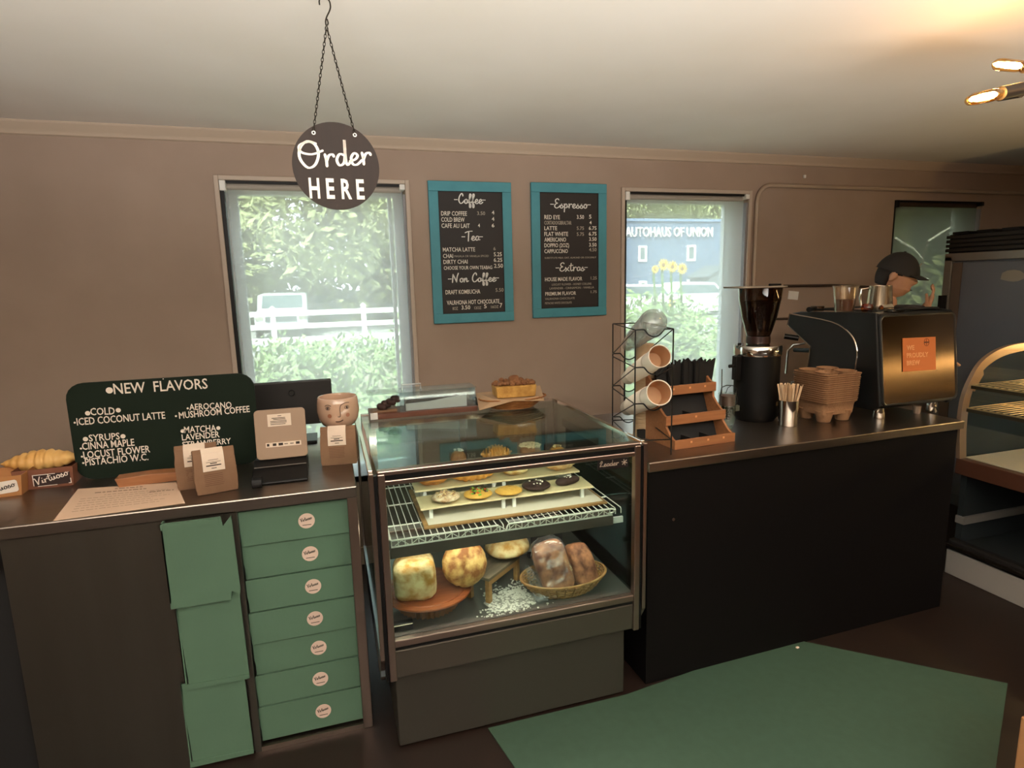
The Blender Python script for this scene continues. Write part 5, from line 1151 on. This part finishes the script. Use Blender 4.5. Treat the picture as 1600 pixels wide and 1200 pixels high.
# things on the machine
x, y = topt(1320, 470, 2.24)
t = thing('deli_cup', (x, y, TZ), 'clear deli cup part filled with dark syrup on top of the espresso machine', 'cup')
MB().lathe([(.0, .001), (.040, .001), (.041, .006), (.053, .115), (.057, .116), (.057, .122), (.053, .123), (.051, .115), (.039, .006), (.0, .005)], 40).build('cup_wall', glass('deli_plastic', 'f6efe4', 1.8, haze=.07, hazec='e8c8a0'), t, smooth=True)
MB().lathe([(.0, .0065), (.0385, .0065), (.044, .06), (.0, .06)], 32).build('syrup', mat('syrup', '4a1c10', .2), t, smooth=True)
x, y = topt(1374, 470, 2.30)
t = thing('steel_pitcher', (x, y, TZ), 'stainless steel milk pitcher on top of the espresso machine', 'pitcher', rz=R(150))
MB().lathe([(.0, 0), (.056, 0), (.058, .004), (.058, .02), (.050, .112), (.0505, .116), (.049, .116), (.048, .110), (.055, .02), (.0, .005)], 40).build('pitcher_body', mat('brushed_cup', 'b3a48e', .25, 1), t, smooth=True)
MB().tube([(.05, 0, .105), (.082, 0, .10), (.088, 0, .06), (.08, 0, .02), (.057, 0, .018)], .0045, 8).build('handle', CHROME, t, smooth=True)
for k, (px_, py_, Y, lb) in enumerate(((1301, 478, 2.10, 'tiny round glass with amber light on the machine edge, in front of the deli cup'), (1345, 478, 2.08, 'small shot glass lying on the machine edge between deli cup and pitcher'))):
    x, y = ((2.352, 2.14), (2.44, 2.12))[k]; t = thing('shot_glass', (x, y, TZ), lb, 'glass', group='small glasses on the machine')
    if k == 0: MB().lathe([(.0, 0), (.018, 0), (.026, .012), (.026, .026), (.02, .04), (.018, .04), (.022, .026), (.0, .006)], 24).build('glass_wall', glass('amber_glass', 'f0b060', 1.8), t, smooth=True)
    else: MB().tube([(-.03, 0, .019), (.025, 0, .019)], .018, 20, radii=[.014, .019]).build('glass_wall', CHROME, t, smooth=True)
x, y = topt(1268, 484, 2.42); t = thing('portafilter', (x, y, TZ-.01), 'black handled portafilter lying on the left end of the machine top', 'portafilter', rz=R(30))
MB().tube([(-.04, 0, .018), (.06, 0, .02)], .011, 10, radii=[.013, .010]).build('handle', BLACK, t, smooth=True); MB().cyl((.095, 0, .004), (.095, 0, .03), .032, n=24).build('basket', mat('dark_steel', '5a4a3c', .3, 1), t, smooth=True)
x, y = topt(1420, 478, 2.2); t = thing('folded_cloth', (x, y, TZ), 'dark folded cloth lying on the right part of the machine top', 'cloth')
MB().ell((0, 0, .012), (.075, .05, .012), 24, 8, lambda q, dd: q*(1+.25*nz(q, 30)), p=.7).build('cloth', mat('cloth_dark', '1d1512', .9), t, smooth='full')
x, y = topt(1395, 481, 2.12); t = thing('saucer', (x, y, TZ), 'thin steel ring lid lying in front of the milk pitcher', 'lid')
MB().lathe([(.0, .002), (.04, .002), (.048, .008), (.050, .010), (.048, .004), (.04, 0), (.0, 0)], 32).build('ring', CHROME, t, smooth=True)
for k in range(3):
    t = thing('steel_jug', (2.70, 2.36+.0*k, TZ), 'tall narrow steel canister at the right rear of the machine top', 'canister') if k == 0 else t
    if k == 0: MB().lathe([(.0, 0), (.02, 0), (.022, .1), (.02, .1), (.018, .005), (.0, .005)], 24).build('canister_wall', CHROME, t, smooth=True)
x = 2.62; t = thing('small_cups', (x, 2.07, Z), 'small pale cup tucked under the right end of the espresso machine', 'cup')
MB().lathe([(.0, 0), (.014, 0), (.019, .036), (.017, .036), (.012, .003), (.0, .003)], 20).build('cup_wall', mat('pale_cup', '9a8470', .5), t, smooth=True)
# ================================================================== CURVED CASE AT THE RIGHT
t = thing('curved_display_case', (3.0, .72, 0), 'curved glass display case with wire shelves at the right edge of the photo', 'display case')
D = 1.42; TNB = mat('bronze_frame', 'a88c74', .35, .6); LOW = mat('cooler_black', '14110f', .5)
MB().box(.0, .75, .0, D, .0, .13).build('white_plinth', mat('plinth_grey', '8c8680', .6), t, bevel=.004)
MB().box(.0, .05, .02, D, .13, .19).build('bumper_rail', LOW, t, bevel=.012); MB().box(-.012, .0, .02, D, .15, .165).build('bumper_trim', STEEL, t, bevel=.002)
b = MB(); b.box(.05, .75, 0, D, .13, .17); b.box(.70, .75, 0, D, .17, .60); b.box(.05, .70, D-.03, D, .17, .58); b.box(.05, .70, 0, .03, .17, .58); b.build('open_bin', mat('bin_dark', '23282a', .4), t)
MB().box(.04, .72, D-.045, D+.002, .27, .31).build('bin_lip', mat('bin_lip', '8f8a84', .4, .5), t, bevel=.003)
MB().box(.0, .75, 0, D, .54, .62).build('brown_deck', mat('deck_brown', '4a2a1c', .5), t, bevel=.004)
MB().box(.04, .70, .02, D-.02, .621, .626).build('white_deck_panel', mat('deck_white', 'b8ab98', .6), t)
arc = [(-.0, .62), (-.02, .78), (-.015, .93), (.025, 1.03), (.08, 1.105), (.16, 1.152), (.25, 1.177), (.36, 1.188), (.48, 1.19), (.72, 1.19)]
arcs = [(p.x, p.y) for p in smooth_path(arc, 3)]
for y in (D-.02, .0):
    inner = [(x+.045*(1 if z < 1.1 else .4), z-.04*(1 if z > 1.0 else 0)) for x, z in arcs]
    vs = MB(); n = len(arcs)
    vs.add([(x, y, z) for x, z in arcs]+[(x, y, z) for x, z in inner]+[(x, y+.02, z) for x, z in arcs]+[(x, y+.02, z) for x, z in inner],
           [(i, i+1, n+i+1, n+i) for i in range(n-1)]+[(2*n+i, 2*n+i+1, 3*n+i+1, 3*n+i) for i in range(n-1)]+[(i, i+1, 2*n+i+1, 2*n+i) for i in range(n-1)]+[(n+i, n+i+1, 3*n+i+1, 3*n+i) for i in range(n-1)])
    vs.build('curved_end_frame', TNB, t, smooth=True)
    g = MB(); g.prism(inner+[(.72, .62)], 'y', y+.008, y+.012); g.build('end_glass', GLASS, t)
g = MB(); n = len(arcs); g.add([(x+.004, .02, z-.002) for x, z in arcs]+[(x+.004, D-.02, z-.002) for x, z in arcs], [(i, i+1, n+i+1, n+i) for i in range(n-1)]); o = g.build('curved_front_glass', GLASS, t, smooth='full')
MB().box(.70, .75, 0, D, .60, 1.19).build('back_panel', mat('case_back', '3a332c', .4, .5), t)
WIREW = mat('warm_wire', 'c8b088', .35, .6)
for z, x0, nm in ((1.0, .035, 'upper'), (.885, .02, 'lower')):
    wr = None
    for k in range(46):
        y = .03+k*(D-.06)/45
        if wr is None: wr = MB().tube([(x0, 0, z), (.68, 0, z)], .0026, 5).build('shelf_wire', WIREW, t); wr.location.y = y
        else: inst(wr, t, (0, y, 0))
    for x in (x0, .25, .48, .68): MB().tube([(x, .02, z-.004), (x, D-.02, z-.004)], .004, 6).build('shelf_bar', WIREW, t)
    MB().box(x0-.01, x0+.02, .02, D-.02, z-.022, z-.006).build('shelf_edge', mat('edge_brown', '3b3126', .4), t)
MB().cyl((.60, .05, 1.165), (.60, D-.05, 1.165), .008, n=10).build('case_lamp', mat('case_lamp_light', 'ffffff', emit='ffd08a', estr=30), t)
led = None
for k in range(9):
    if led is None: led = MB().ell((0, 0, 0), (.007, .006, .005), 10, 6).build('led', mat('led_white', 'ffffff', emit='eaf2ff', estr=30), t); led.location = (.30+k*.026, .95, .845)
    else: inst(led, t, (.30+k*.026, .95, .845))
MB().box(.28, .56, .94, .96, .85, .86).build('led_strip', BLACK, t)
# tall cooler, its doors facing the aisle like the curved case
t = thing('tall_cooler', (3.95, 1.0, 0), 'tall grey steel cooler with black louvered top behind the curved case', 'cooler')
CG = mat('cooler_grey', '6d7078', .45, .35, c2='62656c', nscale=1.5); w = 2.0
MB().box(0, .7, 0, w, .0, 1.66).build('cabinet', CG, t, bevel=.004)
b = MB(); b.box(-.03, 0, w-.05, w, .05, 1.65); b.box(-.03, 0, 0, .05, .05, 1.65); b.box(-.03, 0, 0, w, 1.62, 1.67); b.build('door_frame', mat('cooler_frame', '8a847c', .35, .7), t, bevel=.003)
MB().box(-.014, -.002, .06, w-.11, .08, 1.61).build('door_panel', CG, t, bevel=.003); MB().box(-.02, -.002, w-.11, w-.052, .08, 1.61).build('door_gasket', mat('gasket', '5a4a3e', .7), t)
MB().cyl((-.014, w-.75, 1.30), (-.022, w-.75, 1.30), .02, n=20).build('lock', BLACK, t); MB().box(-.07, -.03, w-.04, w-.01, 1.30, 1.40).build('handle', BLACK, t, bevel=.003)
MB().box(0, .7, 0, w, 1.67, 1.79).build('top_housing', BLACK, t)
for k in range(4): MB().box(-.02, .0, -.01, w+.01, 1.68+k*.028, 1.70+k*.028).build('louver', mat('louver', '1a1612', .5), t, bevel=.003)
for k in range(13): MB().box(-.02, .1, w-.03-k*.15-.10, w-.03-k*.15, 1.79, 1.805).build('top_fin', BLACK, t)
b = MB(); b.ell((-.0155, w-.42, 1.52), (.0012, .07, .035), 16, 6, lambda q, dd: q*(1+.3*nz(q, 30))); b.build('scuff_patch', mat('scuff', '8a867c', .7), t)
# ================================================================== PERSON BEHIND THE MACHINE
PX, PY = 3.10, 2.72; FD = math.atan2(-.80, .60)   # facing direction (world angle)
SK = mat('skin', 'b58668', .55, sss=0); SH = mat('black_shirt', '15100f', .85); HAIR = mat('dark_hair', '1a100c', .7); CAP = mat('black_cap', '1f1a17', .8); JEANS = mat('dark_trousers', '20242c', .85)
t = thing('person', (PX, PY, 0), 'person in a black cap and dark shirt looking down behind the espresso machine', 'person', rz=FD-pi/2)
# local: +Y faces forward, +X is the person's right
def skin_obj(name, verts, edges, radii, m, root=0, sub=2, parent=t):
    me = bpy.data.meshes.new(name); me.from_pydata(verts, edges, []); o = bpy.data.objects.new(name, me); COL.objects.link(o); o.parent = parent
    o.modifiers.new('skin', 'SKIN').use_smooth_shade = True
    for v, r in zip(me.skin_vertices[0].data, radii): v.radius = (r, r) if not isinstance(r, tuple) else r
    me.skin_vertices[0].data[root].use_root = True
    s = o.modifiers.new('sub', 'SUBSURF'); s.levels = sub; s.render_levels = sub; me.materials.append(m); return o
V = []; E = []; Rr = []
def jn(p, r, par=None):
    V.append(p); Rr.append(r)
    if par is not None: E.append((par, len(V)-1))
    return len(V)-1
pel = jn((0, 0, .90), .125); bel = jn((0, .0, 1.02), .115, pel); ch = jn((0, -.01, 1.18), .135, bel); up = jn((0, -.01, 1.29), .10, ch); nk = jn((0, .015, 1.36), .052, up); nk2 = jn((0, .045, 1.43), .05, nk)
HANDS = []
for s in (-1, 1):
    sh_ = jn((s*.16, -.01, 1.285), .058, up)
    if s == 1: el = jn((s*.235, .03, 1.05), .042, sh_); wr = jn((s*.13, .24, 1.06), .027, el); HANDS.append((wr, Vector((s*.13, .24, 1.06)), Vector((-.35, .9, .1)).normalized(), s))
    else: el = jn((s*.26, .12, 1.12), .042, sh_); wr = jn((s*.19, .20, 1.325), .029, el); HANDS.append((wr, Vector((s*.19, .20, 1.325)), Vector((-.1, .35, 1)).normalized(), s))
    hp = jn((s*.09, 0, .84), .092, pel); kn = jn((s*.10, .02, .47), .056, hp); an = jn((s*.10, 0, .09), .036, kn); to = jn((s*.11, .10, .035), .034, an); jn((s*.11, .17, .03), .026, to)
for wr, p, dr, s in HANDS:
    side_ = dr.cross(Vector((0, 0, 1)) if abs(dr.z) < .8 else Vector((0, 1, 0))).normalized(); nrm = dr.cross(side_)
    pm = jn(p+dr*.05, (.030, .016), wr); pm2 = jn(p+dr*.085, (.034, .014), pm)
    for k, (off, L) in enumerate(((-.027, .062), (-.009, .074), (.009, .07), (.027, .055))):
        a = jn(p+dr*.098+side_*off, .009, pm2); c1_ = jn(p+dr*(.098+L*.5)+side_*off*1.15+nrm*.008, .008, a); jn(p+dr*(.098+L*.85)+side_*off*1.2+nrm*.03, .007, c1_)
    th = jn(p+dr*.045-side_*.032+nrm*.006, .011, pm); th2 = jn(p+dr*.075-side_*.05+nrm*.018, .0095, th); jn(p+dr*.10-side_*.052+nrm*.032, .008, th2)
body = skin_obj('body', [tuple(v) for v in V], E, Rr, SK)
# head geometry joined into the same body object through evaluation
dg = bpy.context.evaluated_depsgraph_get(); ev = body.evaluated_get(dg); bme = bpy.data.meshes.new_from_object(ev)
HC = Vector((0, .055, 1.535)); HM = Matrix.Rotation(R(-15), 3, 'X')
def headf(q, dd):
    x, y, z = q
    if y > 0:
        y += .022*math.exp(-((x/.012)**2)-((z+.012)/.02)**2)          # nose
        y += .010*math.exp(-((x/.02)**2)-((z+.052)/.007)**2)+.008*math.exp(-((x/.018)**2)-((z+.066)/.006)**2)   # lips
        y += .010*math.exp(-((x/.025)**2)-((z+.095)/.018)**2)         # chin
        y -= .010*(math.exp(-(((x-.03)/.016)**2)-((z-.018)/.013)**2)+math.exp(-(((x+.03)/.016)**2)-((z-.018)/.013)**2))   # sockets
        y += .006*math.exp(-((x/.05)**2)-((z-.038)/.01)**2)           # brow
    k = 1-.22*max(0, -z/.115)**1.5
    return Vector((x*k, y*(1-.08*max(0, -z/.115))+(.01 if z < -.05 and y > 0 else 0), z))
hb = MB(); hb.ell(HC, (.075, .096, .118), 44, 36, headf, HM)
for s in (-1, 1):
    hb.ell(HC+HM @ Vector((s*.083, -.008, -.005)), (.014, .021, .034), 14, 10, lambda q, dd: q*(1-.2*(dd.z < 0)), HM @ Matrix.Rotation(R(-12), 3, 'X'))
hm = bpy.data.meshes.new('head'); hm.from_pydata(hb.v, [], hb.f); bm = bmesh.new(); bm.from_mesh(bme); bm.from_mesh(hm); bmesh.ops.recalc_face_normals(bm, faces=bm.faces)
for f in bm.faces: f.smooth = True
bm.to_mesh(bme); bm.free(); bme.materials.clear(); bme.materials.append(SK); bpy.data.objects.remove(body)
body = bpy.data.objects.new('body', bme); COL.objects.link(body); body.parent = t
rm = body.modifiers.new('fuse', 'REMESH'); rm.mode = 'VOXEL'; rm.voxel_size = .0045; rm.use_smooth_shade = True
sm = body.modifiers.new('smooth', 'SMOOTH'); sm.factor = .5; sm.iterations = 2
def hp_(p): return HC+HM @ Vector(p)
b = MB()
for s in (-1, 1): b.ell(hp_((s*.029, .083, .016)), (.012, .008, .0075), 12, 8)
b.build('eyes', mat('eye_dark', '1a120e', .3), t, smooth='full')
b = MB()
for s in (-1, 1): b.tube([hp_((s*.012, .093, .036)), hp_((s*.03, .09, .041)), hp_((s*.048, .076, .035))], .003, 6)
b.tube([hp_((-.022, .094, -.058)), hp_((0, .103, -.059)), hp_((.022, .094, -.058))], .0018, 6)
b.build('brows_and_mouth_line', HAIR, t, smooth='full')
b = MB(); b.ell(HC, (.083, .103, .119), 36, 26, lambda q, dd: Vector((q.x*(1+.03*nz(q, 60)), min(q.y, .035 if q.z < .03 else .2), max(q.z, -.062+(.0 if q.y < -.02 else .07)))), HM); b.build('hair', HAIR, t, smooth='full')
def capf(q, dd): return Vector((q.x, q.y, max(q.z, .028-.1*q.y-.01)))
b = MB(); b.ell(HC, (.092, .114, .137), 40, 28, capf, HM); b.build('cap_crown', CAP, t, smooth='full')
b = MB(); P = []
for r_, zz_ in ((.0, .0), (.5, -.002), (1, -.012)):
    P.append([hp_((.085*sin(a)*(1-.1*r_), .085+(.075*r_)*cos(a)**.6-.03*(1-cos(a)), .030+zz_-.02*(1-cos(a)))) for a in [R(-62+124*i/16) for i in range(17)]])
vs = [p for r in P for p in r]; b.add(vs, [(j*17+i, j*17+i+1, (j+1)*17+i+1, (j+1)*17+i) for j in range(2) for i in range(16)]); o = b.build('cap_brim', CAP, t, smooth='full'); s_ = o.modifiers.new('th', 'SOLIDIFY'); s_.thickness = .005
b = MB(); b.ell(hp_((0, 0, .137)), (.008, .008, .005), 10, 6); b.build('cap_button', CAP, t)
b = MB(); b.tube([hp_((.022*cos(a)+.030, .098-.010*(1-cos(a-2.2)), .086+.02*sin(a))) for a in [R(150+16*i) for i in range(10)]], .0026, 6); b.build('cap_emblem', mat('cap_thread', '9a8a74', .7), t)
# shirt and trousers as own shells following the body
shv = [(0, 0, .84), (0, .0, 1.02), (0, -.01, 1.18), (0, -.01, 1.30), (0, .01, 1.355)]; shr = [.142, .132, .152, .112, .066]; she = [(0, 1), (1, 2), (2, 3), (3, 4)]
for s, e2 in ((1, (.235, .03, 1.07)), (-1, (.255, .11, 1.125))):
    k = len(shv); shv += [(s*.16, -.01, 1.29), e2]; shr += [.07, .058]; she += [(3, k), (k, k+1)]
skin_obj('shirt', shv, she, shr, SH, sub=2)
skin_obj('trousers', [(0, 0, .93), (0, 0, .86), (.09, 0, .80), (.10, .02, .47), (.10, 0, .10), (-.09, 0, .80), (-.10, .02, .47), (-.10, 0, .10)], [(0, 1), (1, 2), (2, 3), (3, 4), (1, 5), (5, 6), (6, 7)], [.135, .13, .105, .07, .055, .105, .07, .055], JEANS)
for s in (-1, 1): MB().ell((s*.105, .055, .045), (.045, .13, .045), 20, 12, lambda q, dd: Vector((q.x, q.y, max(q.z, -.043))), p=.8).build('shoe', BLACKM, t, smooth='full')
